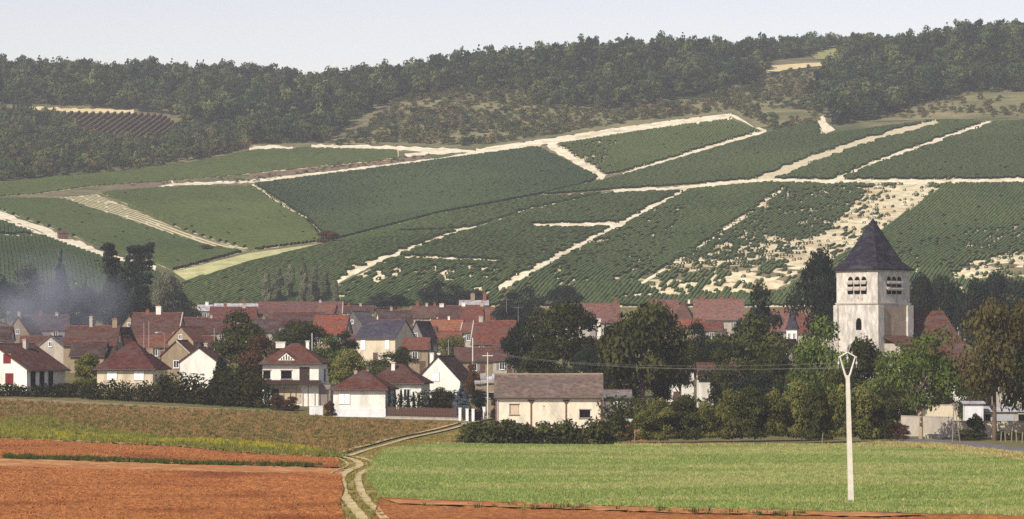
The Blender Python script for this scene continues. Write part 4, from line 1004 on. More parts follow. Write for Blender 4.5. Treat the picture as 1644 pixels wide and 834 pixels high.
bhouse('red roofed tan house behind the steep white gable', 648, 690, 544, 560, 'roof_red', T_, -6, hw=4.2, lo=470)
bhouse('brown far roof with three chimneys centre left', 662, 708, 492, 509, 'roof_brown', P_, chims=[(-0.7, 0.9, 0.7, R_), (0.0, 0.6, 0.6, P_), (0.6, 0.7, 0.6, R_)])
bhouse('brown roof beside the tall white chimney', 706, 742, 492, 511, 'roof_brown', P_, chims=[(-0.9, 0.5, 1.0, 'wall_white')])
bhouse('pale roofed far house with two tall chimneys', 738, 784, 483, 490, 'roof_pale', P_, hw=5.0, chims=[(-0.1, 1.8, 1.1, T_), (0.8, 1.9, 0.9, R_)])
bhouse('red roof with a white party wall near the centre', 742, 776, 491, 519, 'roof_red', P_, -4, chims=[(-0.95, 0.6, 0.8, 'wall_white'), (0.95, 0.7, 0.8, P_)])
bhouse('tan gable and red roof right of the party wall', 774, 834, 495, 514, 'roof_red', T_, -18, chims=[(0.1, 0.8, 0.5, R_)])
bhouse('orange red roof with white verge in the centre', 692, 745, 514, 532, 'roof_orange', P_, -16, chims=[(0.1, 0.6, 0.4, 'wall_white')], verge=(-1,))
bhouse('narrow red roof between two white verges', 744, 768, 519, 533, 'roof_red', P_, -10, verge=(-1,))
bhouse('large red roof with small dormer left of the dark conifer', 762, 828, 516, 551, 'roof_red', 'wall_ochre', -8, hw=3.2, chims=[(-0.75, 0.9, 0.8, P_, 2)], verge=(-1,))
bhouse('dark low roof below the large red roof', 790, 826, 556, 577, 'roof_brown', P_, -5, hw=2.6, lo=450)
bhouse('low brown house behind the broken lean-to', 730, 790, 560, 578, 'roof_brown', T_, 4, hw=2.8, lo=455)
bhouse('pink church-side roof with a stone chimney above the trees', 903, 994, 474, 503, 'roof_pink', P_, 2, hw=4.0, chims=[(-0.98, 0.4, 0.9, T_), (0.95, 1.0, 0.7, R_, 2)], hi=700)
bhouse('white chimneyed red house between the two big trees', 930, 972, 545, 566, 'roof_red', 'wall_white', 0, hw=4.0, lo=452, chims=[(0.55, 3.4, 0.6, 'wall_white'), (0.5, 0.4, 0.5, 'wall_white')])
bhouse('pale gable between the two big trees', 962, 1000, 560, 581, 'roof_brown', P_, -12, kind='G', hw=3.2, lo=450)
bhouse('orange roofed shed under the pale gable', 950, 1000, 584, 596, 'roof_orange', T_, hw=2.4, lo=430)
bhouse('pink roofed house half hidden by the central tree', 1044, 1088, 482, 512, 'roof_pink', P_, 0, hi=720)
bhouse('dark hipped roof with a small white chimney', 1080, 1114, 485, 513, 'roof_brown', P_, -10, roof='hip', hi=720, chims=[(0.6, 0.4, 0.5, 'wall_white')])
bhouse('wide pink roof with three chimneys right of centre', 1114, 1194, 481, 513, 'roof_pink', P_, -3, hi=720, chims=[(-0.7, 0.6, 0.9, R_, 2), (0.15, 0.7, 0.7, R_), (0.55, 0.6, 0.7, R_)])
bhouse('long orange outbuilding below the pink roofs', 1078, 1132, 514, 525, 'roof_orange', T_, 0, hw=3.2)
bhouse('small red roof beside the orange outbuilding', 1128, 1160, 518, 530, 'roof_red', P_, -8, hw=3.0)
bhouse('tall pale red roof behind the slate turret', 1238, 1284, 478, 512, 'roof_pink', P_, -14, hi=640, chims=[(0.1, 0.4, 0.6, R_)])
bhouse('long red brown roof between turret and church tower', 1276, 1346, 504, 534, 'roof_red', P_, -2, chims=[(-0.5, 0.6, 0.8, T_), (0.15, 0.5, 0.7, R_, 2)])
bhouse('dark gabled house with white window below the turret', 1248, 1290, 546, 580, 'roof_dark', G_, -22, kind='G', hw=3.0, lo=440)
bhouse('white rendered house glimpsed under the central trees', 1058, 1112, 560, 590, 'roof_brown', 'wall_white', 0, hw=4.6, lo=425, D=440)
bhouse('low white house behind the thicket', 1120, 1180, 585, 606, 'roof_brown', 'wall_white', 0, lo=425, D=425)
bhouse('pale house glimpsed left of the pole', 1230, 1300, 590, 610, 'roof_brown', 'wall_pale', -5, D=420)
bhouse('grey roofed shed behind the barn', 968, 1012, 628, 634, 'roof_grey', 'wall_grey', 0, D=405)
bhouse('cream house behind the leaning tree', 1500, 1570, 590, 612, 'roof_brown', 'wall_white', -4, D=400)
bhouse('brown roofed house at the right edge', 1590, 1670, 575, 605, 'roof_brown', 'wall_pale', 0, D=430)
for (a0, a1, vr_, ve_, rm_, wm_, rz_, hw_, lb_) in [(298,346,541,557,'roof_brown',T_,-6,3.0,'low brown roof behind the white gable'), (690,742,533,551,'roof_red',P_,-8,3.2,'red roof behind the steep white gable'), (655,702,525,543,'roof_brown',T_,-14,3.4,'brown roof right of the slate roofed house'),
        (118,172,549,570,'roof_dark',T_,-6,2.8,'dark low roof behind the yellow-green bush'), (34,84,541,557,'roof_brown',P_,4,3.0,'brown low roof between the smoke and the red-shuttered house'), (440,500,536,553,'roof_brown',P_,-4,3.0,'brown roof behind the villa trees'),
        (600,652,533,548,'roof_red',T_,8,3.0,'low red roof left behind the slate roofed house'), (702,742,504,516,'roof_brown',T_,10,3.4,'narrow brown roof above the orange red roof'), (855,902,506,526,'roof_red',P_,-6,3.6,'red roof half hidden behind the big barn tree'),
        (366,402,522,541,'roof_dark',P_,-10,3.2,'dark roof behind the russet tree'), (560,604,538,553,'roof_brown',T_,-10,3.0,'brown roof left of the slate roofed house')]:
    bhouse(lb_, a0, a1, vr_, ve_, rm_, wm_, rz_, hw_, lo=462)
# turret
x, y, z = gpos(1272, solve_depth(1272, 495, 11.0, 440, 700)); zt = 11.0
t = thing('turret', 'small square turret with steep slate roof and white walls', 'tower', (x, y, z), rad(-12))
MB().box(-0.95, 0.95, -0.95, 0.95, -1, zt - 3.7).make('wall', 'wall_white', t)
MB().poly([(-1.2,-1.2,zt-3.8),(1.2,-1.2,zt-3.8),(1.2,1.2,zt-3.8),(-1.2,1.2,zt-3.8),(-0.75,-0.75,zt-2.6),(0.75,-0.75,zt-2.6),(0.75,0.75,zt-2.6),(-0.75,0.75,zt-2.6),(-0.25,0,zt),(0.25,0,zt)],
          [(3,2,1,0),(0,1,5,4),(1,2,6,5),(2,3,7,6),(3,0,4,7),(4,5,9,8),(5,6,9),(6,7,8,9),(7,4,8)]).make('roof', 'roof_slate', t)
for i in (-0.45, 0.45): add_window(t, 'f', 1.9, 1.9, i, zt - 5.0, 0.55, 1.1, 'plain')

# ------------------------------------------------------------------ church
CD = 428
cx, cy, cz = gpos(1402, CD)
px2m = CD / F
def ch(v): return HC + ray(1402, v)[1] * CD - cz          # height above the church's ground of row v
TA = 7.1; a = TA / 2
zt, zs, za = ch(434), ch(487), ch(350)
t = thing('church', 'stone church with square belfry tower and dark pyramid spire', 'church', (cx, cy, cz), rad(-44.6))
MB().box(-a, a, -a, a, zs, zt).make('belfry_wall', 'tower_stone', t)
MB().box(-a - 0.06, a + 0.06, -a - 0.06, a + 0.06, -1.5, zs - 0.12).make('tower_wall', 'tower_stone', t)
MB().box(-a - 0.16, a + 0.16, -a - 0.16, a + 0.16, zs - 0.22, zs).make('string_course', 'wall_pale', t)
MB().box(-a - 0.14, a + 0.14, -a - 0.14, a + 0.14, zt - 0.25, zt).make('cornice', 'wall_pale', t)
e = a + 0.42; m2 = a * 0.80; zf = zt + (za - zt) * 0.16
sp_ = MB().poly([(-e,-e,zt-0.05),(e,-e,zt-0.05),(e,e,zt-0.05),(-e,e,zt-0.05),(-e,-e,zt+0.1),(e,-e,zt+0.1),(e,e,zt+0.1),(-e,e,zt+0.1),(-m2,-m2,zf),(m2,-m2,zf),(m2,m2,zf),(-m2,m2,zf),(0,0,za)],
          [(3,2,1,0),(0,1,5,4),(1,2,6,5),(2,3,7,6),(3,0,4,7),(4,5,9,8),(5,6,10,9),(6,7,11,10),(7,4,8,11),(8,9,12),(9,10,12),(10,11,12),(11,8,12)]).make('spire', 'roof_spire', t)
MB().tube([(0,0,za-0.2),(0,0,za+0.9)], [0.06,0.03], 6).make('finial', 'metal', sp_)
def arch(w, h, k=6):
    pts = [(-w / 2, 0), (w / 2, 0)]
    for i in range(k + 1):
        q = math.pi * i / k; pts.append((w / 2 * math.cos(q), h - w * 0.75 + w * 0.75 * math.sin(q)))
    return pts
def belfry(face, rot):
    """three louvred lights on one side of the belfry"""
    z0, z1 = ch(473), ch(445)
    for i in (-1, 0, 1):
        b = MB(); P = arch(0.92, z1 - z0); n_ = len(P)
        off = -0.05
        b.poly([(p[0], off, p[1]) for p in P] + [(p[0], 0.0, p[1]) for p in P], [tuple(range(n_))] + [(j, j + n_, (j + 1) % n_ + n_, (j + 1) % n_) for j in range(n_)])
        o = b.make('belfry_light', 'near_black', t)  # dark plate proud of the wall, painted as the shade inside the belfry
        q = Matrix.Rotation(rot, 4, 'Z') @ Matrix.Translation((i * 1.16 + 0.05, -a, z0)); o.matrix_local = q
        for f in (0.24, 0.60):
            zz = (z1 - z0) * f
            MB().poly([(-0.52,-0.34,zz-0.10),(0.52,-0.34,zz-0.10),(0.52,-0.04,zz+0.18),(-0.52,-0.04,zz+0.18),(-0.52,-0.34,zz+0.16),(0.52,-0.34,zz+0.16),(0.52,-0.04,zz+0.44),(-0.52,-0.04,zz+0.44)],
                      [(0,3,2,1),(4,5,6,7),(0,1,5,4),(1,2,6,5),(2,3,7,6),(3,0,4,7)]).make('louvre', 'wall_pale', o)
for fc, ro in (('f', 0), ('r', math.pi / 2), ('b', math.pi), ('l', -math.pi / 2)): belfry(fc, ro)
# corner buttresses, infill panel, small arched window, string
for (x0, x1, y0, y1, nm, mm) in [(a+0.06,a+0.34,-a-0.3,-a+1.0,'buttress','tower_stone'),(a+0.06,a+0.40,a-0.9,a+0.35,'buttress','tower_stone'),(-a-0.3,-a+0.4,-a-0.34,-a-0.06,'buttress','tower_stone')]:
    MB().box(x0, x1, y0, y1, -1.5, zs - 0.30).make(nm, mm, t)
MB().box(a + 0.06, a + 0.12, -a + 1.3, a - 1.1, ch(545), zs - 0.5).make('infill_panel', 'tower_infill', t)
P = arch(0.95, ch(511) - ch(530)); n_ = len(P)
o = MB().poly([(p[0], -0.05, p[1]) for p in P] + [(p[0], 0.0, p[1]) for p in P], [tuple(range(n_))] + [(j, j + n_, (j + 1) % n_ + n_, (j + 1) % n_) for j in range(n_)]).make('arched_window', 'near_black', t)  # flat dark plate, the shade within is in its colour
o.location = (0.35, -a - 0.06, ch(530))
for (qx, qz) in [(-0.9, 482), (0.9, 481), (0.2, 479)]:
    MB().box(qx - 0.12, qx + 0.12, -a - 0.03, -a + 0.01, ch(qz + 2), ch(qz - 2)).make('putlog_hole', 'tower_infill', t)
# nave: its ridge runs away to the right behind the tower
NR = rad(44.6 - 8)
nv = bpy.data.objects.new('nave', None); COL.objects.link(nv); nv.parent = t
nv.location = Matrix.Rotation(rad(44.6), 4, 'Z') @ Vector((7.2, 4.4, 0)); nv.rotation_euler = (0, 0, NR)
nh = ch(583); nrise = ch(500) - nh
wall_mesh(14.5, 12, nh, nrise, 'hip', 1.5).make('nave_wall', 'wall_pale', nv)
roof_mesh(14.5, 12, nh, nrise, 'hip', 0.4, hip=4.3).make('nave_roof', 'roof_brown', nv)
for i in (-4, 0, 4): add_window(nv, 'f', 14, 12, i, nh * 0.55, 1.1, 2.6, 'plain')
MB().box(a + 0.2, a + 3.0, -a + 1.0, a - 0.6, -1, ch(552)).make('porch_wall', 'wall_pale', t)
MB().poly([(a+0.1,-a+0.7,ch(541)),(a+3.3,-a+0.7,ch(556)),(a+3.3,a-0.3,ch(556)),(a+0.1,a-0.3,ch(541)),(a+0.1,-a+0.7,ch(539)),(a+3.3,-a+0.7,ch(554)),(a+3.3,a-0.3,ch(554)),(a+0.1,a-0.3,ch(539))], [(0,3,2,1),(4,5,6,7),(0,1,5,4),(1,2,6,5),(2,3,7,6),(3,0,4,7)]).make('porch_roof', 'roof_brown', t)
bhouse('brown roof with stone chimney beyond the church nave', 1515, 1552, 495, 515, 'roof_dark', T_, -6, chims=[(0.6, 0.8, 1.0, T_)])
# ------------------------------------------------------------------ village trees
TP = tree_px
TP('cedar_tree', 'big dark cedar with two flat heads above the left roofs', 205, 390, 0, 86, 700, 'cedar', 'leaf_dark', rz=0.0)
TP('spruce_tree', 'dark narrow spruce rising from the smoke', 98, 401, 0, 42, 700, 'cone', 'leaf_dark')
TP('spruce_tree', 'smaller spruce between the tall spruce and the cedar', 138, 444, 0, 26, 690, 'cone', 'leaf_dark')
for (u, vt, w, D, lb) in [(-20,440,90,680,'dark round tree at the left edge behind the smoke'), (45,432,80,700,'dark round tree left of the narrow spruce'), (85,455,70,670,'dark tree under the narrow spruce'), (135,462,80,680,'dark tree between spruce and cedar'), (180,450,70,720,'dark tree at the left foot of the cedar'), (232,462,55,690,'dark tree at the right foot of the cedar')]:
    TP('dark_tree', lb, u, vt, 0, w, D, 'broad', 'leaf_dark', group='dark trees behind the left roofs')
TP('willow_tree', 'pale grey-green tree right of the cedar', 262, 430, 0, 46, 760, 'tall', 'leaf_grey')
TP('round_tree', 'dark low round tree right of the cedar', 286, 471, 0, 66, 700, 'broad', 'leaf_dark')
for i, (u, vt, w) in enumerate([(428,440,26),(446,432,28),(466,428,26),(486,425,26),(505,432,26),(522,438,24),(538,452,20)]):
    TP('poplar_tree', ['first', 'second', 'third', 'fourth', 'fifth', 'sixth', 'last and smallest'][i] + ' pale poplar from the left in the row behind the roofs', u, vt, 0, w, 835 + i % 3 * 6, 'poplar', 'leaf_grey', group='row of pale poplars')
TP('leafy_tree', 'large russet tree behind the white gable and hedge', 385, 503, 0, 92, 486, 'broad', 'leaf_oak', 1)
TP('leafy_tree', 'lower russet tree left of the white villa', 412, 540, 0, 66, 470, 'broad', 'leaf_russet', 2)
TP('fir_tree', 'small ragged fir in front of the white gable', 355, 562, 0, 34, 447, 'cone', 'leaf_dark')
TP('leafy_tree', 'round dark tree behind the villa roof', 483, 516, 0, 88, 530, 'broad', 'leaf_oak', 0)
TP('leafy_tree', 'bright green tree right of the villa roof', 530, 543, 0, 70, 470, 'broad', 'leaf_green', 1)
TP('leafy_tree', 'dark tree below the orange roof', 553, 535, 0, 50, 510, 'broad', 'leaf_dark', 2)
TP('leafy_tree', 'olive tree between villa and bungalow', 560, 560, 0, 62, 450, 'broad', 'leaf_olive', 0)
TP('leafy_tree', 'bushy tree in front of the slate roofed house', 622, 568, 0, 84, 470, 'broad', 'leaf_oak', 2)
TP('leafy_tree', 'tall bush at the corner of the slate roofed house', 648, 558, 0, 40, 500, 'broad', 'leaf_oak', 0)
TP('leafy_tree', 'olive tree behind the steep white gable', 726, 537, 0, 60, 520, 'open', 'leaf_olive', 1)
TP('leafy_tree', 'dark tree right of the steep white gable', 758, 585, 0, 30, 440, 'broad', 'leaf_russet', 1)
for (u, vt, w, D, lb) in [(612,470,52,830,'small dark tree above the far roofs centre left'), (640,474,40,835,'low dark tree beside the small far tree'), (700,452,60,820,'broad dark tree above the far roofs'), (735,458,60,825,'second broad dark tree above the far roofs'), (762,466,44,830,'low tree left of the far tall chimneys'),
                          (822,470,60,700,'dark round tree above the red roofs left'), (850,462,56,720,'dark round tree above the red roofs right'), (905,459,62,780,'wide dark tree behind the pink church-side roof')]:
    TP('dark_tree', lb, u, vt, 0, w, D, 'broad', 'leaf_dark', group='dark trees behind the central roofs')
TP('conifer_tree', 'dense dark blue conifer right of the large red roof', 834, 512, 0, 54, 478, 'tall', 'leaf_dark', 1)
TP('leafy_tree', 'big olive tree behind the barn', 905, 482, 0, 112, 470, 'tall', 'leaf_oak', 2)
TP('leafy_tree', 'lower dark tree behind the barn roof', 872, 545, 0, 74, 452, 'broad', 'leaf_oak', 1)
TP('leafy_tree', 'dark tree over the right end of the barn', 940, 560, 0, 66, 448, 'broad', 'leaf_dark', 0)
TP('leafy_tree', 'tallest dark tree in the middle of the village', 1032, 474, 0, 138, 408, 'tall', 'leaf_oak', 0)
TP('leafy_tree', 'shadowy tree right of the tallest dark tree', 1092, 540, 0, 74, 430, 'open', 'leaf_oak', 1)
TP('leafy_tree', 'domed dark tree high behind the round olive tree', 1217, 462, 0, 72, 520, 'broad', 'leaf_dark', 2)
TP('leafy_tree', 'round olive tree left of the turret', 1205, 494, 0, 122, 440, 'tall', 'leaf_oak', 1)
TP('leafy_tree', 'small dark tree left of the round olive tree', 1145, 545, 0, 64, 438, 'open', 'leaf_dark', 1)
TP('leafy_tree', 'tall dark tree left of the church tower', 1312, 405, 0, 86, 560, 'broad', 'leaf_dark', 0)
TP('leafy_tree', 'dark tree low behind the church tower', 1352, 440, 0, 60, 580, 'broad', 'leaf_dark', 1)
TP('leafy_tree', 'bright tree below the belfry left of the pole', 1322, 515, 0, 104, 404, 'broad', 'leaf_green', 2)
TP('leafy_tree', 'dark tree behind the top of the pole', 1382, 545, 0, 92, 385, 'broad', 'leaf_oak', 0)
for (u, vt, w, D, lb) in [(1478,438,60,600,'dark tree just right of the spire'), (1520,434,64,620,'second dark tree right of the spire'), (1562,440,60,600,'third dark tree right of the spire'), (1602,434,60,640,'fourth dark tree right of the spire'), (1645,442,64,620,'dark tree at the right edge below the vines'), (1448,452,50,610,'dark tree tucked behind the belfry')]:
    TP('dark_tree', lb, u, vt, 0, w, D, 'tall', 'leaf_dark', group='dark trees behind the church')
TP('leafy_tree', 'bright green tree with pale trunk in front of the nave', 1478, 524, 0, 126, 350, 'open', 'leaf_green', 0, 'bark_pale')
TP('leafy_tree', 'sparse brownish tree with bare limbs at right', 1596, 474, 0, 128, 348, 'open', 'leaf_brown', 1, 'bark')
TP('leafy_tree', 'green tree at the right edge of the yard', 1652, 535, 0, 96, 352, 'broad', 'leaf_green', 1)
TP('leafy_tree', 'brown tree crown at the far right edge', 1650, 480, 0, 70, 395, 'tall', 'leaf_brown', 2)
TP('round_bush', 'yellow-green round bush beside the hipped bungalow', 140, 564, 0, 44, 452, 'bush', 'leaf_yellow', 0, cat='bush')
TP('spruce_tree', 'small blue spruce behind the gate pillars', 741, 614, 0, 36, 412, 'cone', 'leaf_blue')
for i, u in enumerate((625, 634, 644, 655, 664, 673)):
    TP('cypress', ['first', 'second', 'third', 'fourth', 'fifth', 'sixth'][i] + ' small dark cypress from the white wall of the bungalow', u, 624 + i * 2, 0, 9, 411, 'poplar', 'leaf_dark', group='row of small cypresses', cat='cypress')
TP('garden_bush', 'dark rounded bushes between cypresses and blue spruce', 705, 619, 0, 48, 418, 'bush', 'leaf_hedge', 1, cat='bush')
TP('garden_bush', 'dark bush left of the blue spruce', 722, 628, 0, 30, 414, 'bush', 'leaf_hedge', 2, cat='bush')
TP('garden_bush', 'dark bush right of the blue spruce', 768, 622, 0, 32, 416, 'bush', 'leaf_dark', 0, cat='bush')
TP('garden_bush', 'brown bush at the corner of the white bungalow', 531, 642, 0, 22, 410, 'bush', 'leaf_russet', 1, cat='bush')
TP('garden_bush', 'reddish bush in front of the villa garage', 466, 637, 0, 30, 424, 'bush', 'leaf_russet', 2, cat='bush')
TP('garden_bush', 'dark shrub at the left of the villa', 445, 632, 0, 26, 425, 'bush', 'leaf_russet', 0, cat='bush')
TP('garden_bush', 'dark conifer bush beside the lane gate', 800, 632, 0, 26, 408, 'bush', 'leaf_dark', 2, cat='bush')

for (u, vt, w, D, k, lf, lb) in [(985,520,60,455,'broad','leaf_oak','dark tree between the barn tree and the tallest tree'), (960,575,70,425,'broad','leaf_dark','low dark tree behind the right end of the barn'), (1000,600,50,412,'broad','leaf_oak','low tree at the left foot of the tallest tree'),
        (1068,560,60,415,'broad','leaf_oak','low tree at the right foot of the tallest tree'), (1120,520,60,470,'broad','leaf_dark','dark tree under the orange outbuilding'), (1160,565,70,420,'broad','leaf_oak','low dark tree left of the round olive tree'),
        (1240,560,66,418,'broad','leaf_oak','low dark tree right of the round olive tree'), (1285,575,60,400,'broad','leaf_green','leafy tree left of the bright tree'), (1418,570,70,380,'broad','leaf_green','leafy tree at the foot of the church tower'),
        (1440,615,64,372,'broad','leaf_oak','dark low tree left of the pale trunked tree'), (1510,600,50,385,'broad','leaf_oak','dark tree behind the pale trunked tree'), (1560,600,60,380,'broad','leaf_oak','low tree between the two tall right trees'), (1215,600,80,400,'broad','leaf_dark','shadowy tree behind the thicket')]:
    TP('leafy_tree', lb, u, vt, 0, w, D, k, lf)
# ------------------------------------------------------------------ hedges and thicket
def hedge(name, label, u0, u1, D0, D1, v0, v1, thick, leaf, seed, size=0.30, dens=60, rough=0.35, cat='hedge'):
    """a hedge standing on the ground from u0 to u1, its top at rows v0 to v1"""
    rs = np.random.RandomState(seed); lb = []; dens = dens * 1.7
    pa, pb = Vector(gpos(u0, D0)), Vector(gpos(u1, D1)); L_ = (pb - pa).length; n = int(L_ / (thick * 0.36)) + 2
    hs = []
    for i in range(n):
        t = (i + rs.rand() * 0.6) / n; u = u0 + (u1 - u0) * t; D = D0 + (D1 - D0) * t
        x, y, z = gpos(u, D); top = HC + ray(u, v0 + (v1 - v0) * t)[1] * D - z; top = max(0.6, top * (1 + (rs.rand() - 0.6) * rough))
        nq = max(2, int(top / (thick * 0.45)))
        for q in range(nq):
            zz = top * (q + 0.3) / nq
            r = min(thick * (0.42 + 0.2 * rs.rand()), top * 0.5)
            lb.append(((x - pa.x + (rs.rand() - 0.5) * thick * 0.5, y - pa.y + (rs.rand() - 0.5) * thick * 0.6, z - pa.z + min(zz, top - r * 0.6)), (r, r, r * 0.8)))
    me = lobes_mesh('foliage', lb, int(L_ * dens), size, leaf, seed, 1.5, 0.3, 0.9)
    t = thing(name, label, cat, pa)
    link(bpy.data.objects.new('foliage', me), t)
    b = MB()
    for i in range(max(4, int(L_ / 1.6))):
        q = (i + 0.5) / max(4, int(L_ / 1.6)); x, y, z = gpos(u0 + (u1 - u0) * q, D0 + (D1 - D0) * q)
        top = HC + ray(u0 + (u1 - u0) * q, v0 + (v1 - v0) * q)[1] * y - z
        b.tube([(x - pa.x, y - pa.y, z - pa.z - 0.2), (x - pa.x + rs.normal() * 0.2, y - pa.y, z - pa.z + top * 0.6)], [0.03, 0.015], 5)
    b.make('stems', 'bark', t)
    return t
hedge('hedge', 'low dark hedge in front of the house with red shutters', -70, 150, 436, 436, 617, 618, 1.6, 'leaf_hedge', 1, 0.26, 150)
hedge('hedge', 'dark mixed hedge in front of the hipped bungalow', 140, 290, 434, 432, 612, 614, 1.9, 'leaf_hedge', 2, 0.28, 150)
hedge('hedge', 'tall bushy hedge below the white gable', 262, 432, 434, 428, 602, 605, 2.8, 'leaf_hedge', 3, 0.34, 190, 0.45)
hedge('hedge', 'tall dark shrubs left of the villa', 355, 428, 440, 438, 585, 592, 3.0, 'leaf_oak', 4, 0.34, 180)
hedge('hedge', 'green garden hedge between bungalow and gate', 640, 735, 414, 413, 634, 632, 1.7, 'leaf_hedge', 5, 0.26, 150)
hedge('hedge', 'dense leafy hedge in front of the barn', 745, 985, 338, 338, 678, 680, 2.4, 'leaf_oak', 6, 0.30, 260, 0.45)
hedge('hedge', 'rough dark undergrowth behind the thicket', 975, 1420, 372, 372, 640, 640, 3.0, 'leaf_oak', 7, 0.38, 120, 0.5)
TH = [(992,662,44),(1028,655,46),(1062,640,50),(1098,628,54),(1132,640,46),(1168,626,56),(1204,612,58),(1240,618,54),(1276,612,56),(1312,618,54),(1346,612,52),(1384,618,60),(1412,640,44)]
TW = ['at the left end of the thicket', 'second from the left in the thicket', 'third from the left in the thicket', 'fourth from the left in the thicket', 'fifth from the left in the thicket', 'sixth from the left in the thicket', 'in the middle of the thicket', 'seventh from the right in the thicket', 'fifth from the right in the thicket', 'fourth from the right in the thicket', 'just left of the pole in the thicket', 'just right of the pole in the thicket', 'at the right end of the thicket']
for i, (u, vt, w) in enumerate(TH):
    TP('shrub', 'leafy olive shrub ' + TW[i], u, vt, 0, w, 340 + (i * 37 % 9), 'bush', 'leaf_olive' if i % 3 else 'leaf_oak', i % 3, trunk=False, group='shrubs of the field-edge thicket', cat='shrub')
TP('shrub', 'dark shrub beside the yard wall', 1440, 676, 0, 40, 350, 'bush', 'leaf_russet', 0, cat='shrub')
TP('shrub', 'dark rounded shrub in front of the white yard wall', 1568, 662, 0, 34, 352, 'bush', 'leaf_oak', 1, cat='shrub')
TP('shrub', 'low green shrub at the foot of the brownish tree', 1555, 690, 0, 50, 349, 'bush', 'leaf_oak', 2, cat='shrub')
hedge('hedge', 'low hedge behind the fence posts at right', 1600, 1670, 350, 348, 694, 696, 1.0, 'leaf_oak', 8, 0.25, 120)

# ------------------------------------------------------------------ walls, fences, yard
def wall_run(name, label, u0, u1, D0, D1, h, th, m, cat='wall', n=14, capm=None):
    pa = Vector(gpos((u0 + u1) / 2, (D0 + D1) / 2)); t = thing(name, label, cat, pa)
    b, c = MB(), MB(); pts = []
    for i in range(n + 1):
        q = i / n; pts.append(Vector(gpos(u0 + (u1 - u0) * q, D0 + (D1 - D0) * q)) - pa)
    for mb, z0, z1, e in ((b, -0.5, h, th / 2), (c, h, h + 0.08, th / 2 + 0.05)):
        V, Fc = [], []
        for p in pts: V += [(p.x, p.y - e, p.z + z0), (p.x, p.y + e, p.z + z0), (p.x, p.y + e, p.z + z1), (p.x, p.y - e, p.z + z1)]
        for i in range(n):
            k = i * 4
            for j in range(4): Fc.append((k + j, k + 4 + j, k + 4 + (j + 1) % 4, k + (j + 1) % 4))
        Fc += [(0, 1, 2, 3), (n * 4 + 3, n * 4 + 2, n * 4 + 1, n * 4)]
        mb.poly(V, Fc)
    b.make('masonry', m, t); c.make('coping', capm or m, t)
    return t
wall_run('low_wall', 'low pale stone kerb wall along the top of the brown field', -80, 436, 431, 421, 0.14, 0.25, 'wall_tan', n=40)
wall_run('low_wall', 'low fence footing along the bungalow garden', 618, 737, 409, 406, 0.25, 0.25, 'wall_pale')
wall_run('yard_wall', 'long sunlit white yard wall at right', 1528, 1700, 358, 356, 1.9, 0.3, 'wall_cream', capm='wall_pale')
wall_run('yard_wall', 'short white wall behind the leaning tree trunk', 1446, 1530, 366, 360, 2.3, 0.3, 'wall_pale')
wall_run('yard_wall', 'white upper terrace wall in the yard', 1488, 1560, 384, 382, 3.0, 0.3, 'wall_cream')
# slatted fence
pa, pb = Vector(gpos(622, 410)), Vector(gpos(733, 407)); t = thing('fence', 'dark brown wooden slat fence beside the white bungalow', 'fence', pa)
n = 44; d = pb - pa
me = bpy.data.meshes.new('slat'); bm_ = MB().box(-0.085, 0.085, -0.02, 0.02, 0.3, 1.5); me.from_pydata(bm_.v, [], bm_.f); me.materials.append(MATS['brown_wood'])
for i in range(n):
    q = (i + 0.5) / n; x, y, z = gpos(622 + 111 * q, 410 - 3 * q)
    o = link(bpy.data.objects.new('slat', me), t); o.location = (x - pa.x, y - pa.y, z - pa.z + random.Random(i).uniform(-0.05, 0.05))
for hgt in (0.5, 1.2):
    MB().tube([(0, 0.06, hgt), tuple(d * 0.5 + Vector((0, 0.06, hgt))), tuple(d + Vector((0, 0.06, hgt)))], [0.05] * 3, 4).make('rail', 'brown_wood', t)
# gate pillars and gate
PL = [(738.5, 405, 'white gate pillar nearest the brown fence'), (750, 403, 'white pillar left of the dark gate'), (759.5, 403, 'white pillar right of the dark gate'), (777, 408, 'white pillar at the end of the lane fence')]
for (u, D, lb) in PL:
    t = thing('gate_pillar', lb, 'pillar', gpos(u, D), 0, 'white gate pillars')
    MB().box(-0.18, 0.18, -0.18, 0.18, -0.5, 1.6).make('shaft', 'white_paint', t); MB().box(-0.23, 0.23, -0.23, 0.23, 1.6, 1.7).make('cap', 'white_paint', t)
def panel(label, u0, u1, D0, D1):
    pa, pb = Vector(gpos(u0, D0)), Vector(gpos(u1, D1)); t = thing('gate', label, 'gate', pa); d = pb - pa; n = max(3, int(d.length / 0.18))
    for hgt in (0.15, 1.25): MB().tube([(0, 0, hgt), (d.x, d.y, d.z + hgt)], [0.04, 0.04], 4).make('rail', 'dark_wood', t)
    for i in range(n):
        p = d * ((i + 0.5) / n); MB().box(p.x - 0.05, p.x + 0.05, p.y - 0.03, p.y + 0.03, p.z + 0.1, p.z + 1.35).make('bar', 'dark_wood', t)
panel('dark panel between the first two white pillars', 741, 748, 405, 403.3); panel('dark wooden gate between the middle white pillars', 752.5, 757.2, 403, 403); panel('dark lane fence right of the white pillars', 762, 775, 403.3, 407.6)
wall_run('low_wall', 'low white footing under the lane fence', 742, 776, 404.5, 407, 0.35, 0.2, 'plinth', n=4)
x, y, z = gpos(507, 420)
t = thing('water_tank', 'white tank in the garden left of the bungalow', 'tank', gpos(508, 416)); MB().box(-0.9, 0.9, -0.5, 0.5, -0.3, 1.15).make('body', 'plinth', t); MB().box(-0.95, 0.95, -0.55, 0.55, 1.15, 1.22).make('lid', 'white_paint', t)
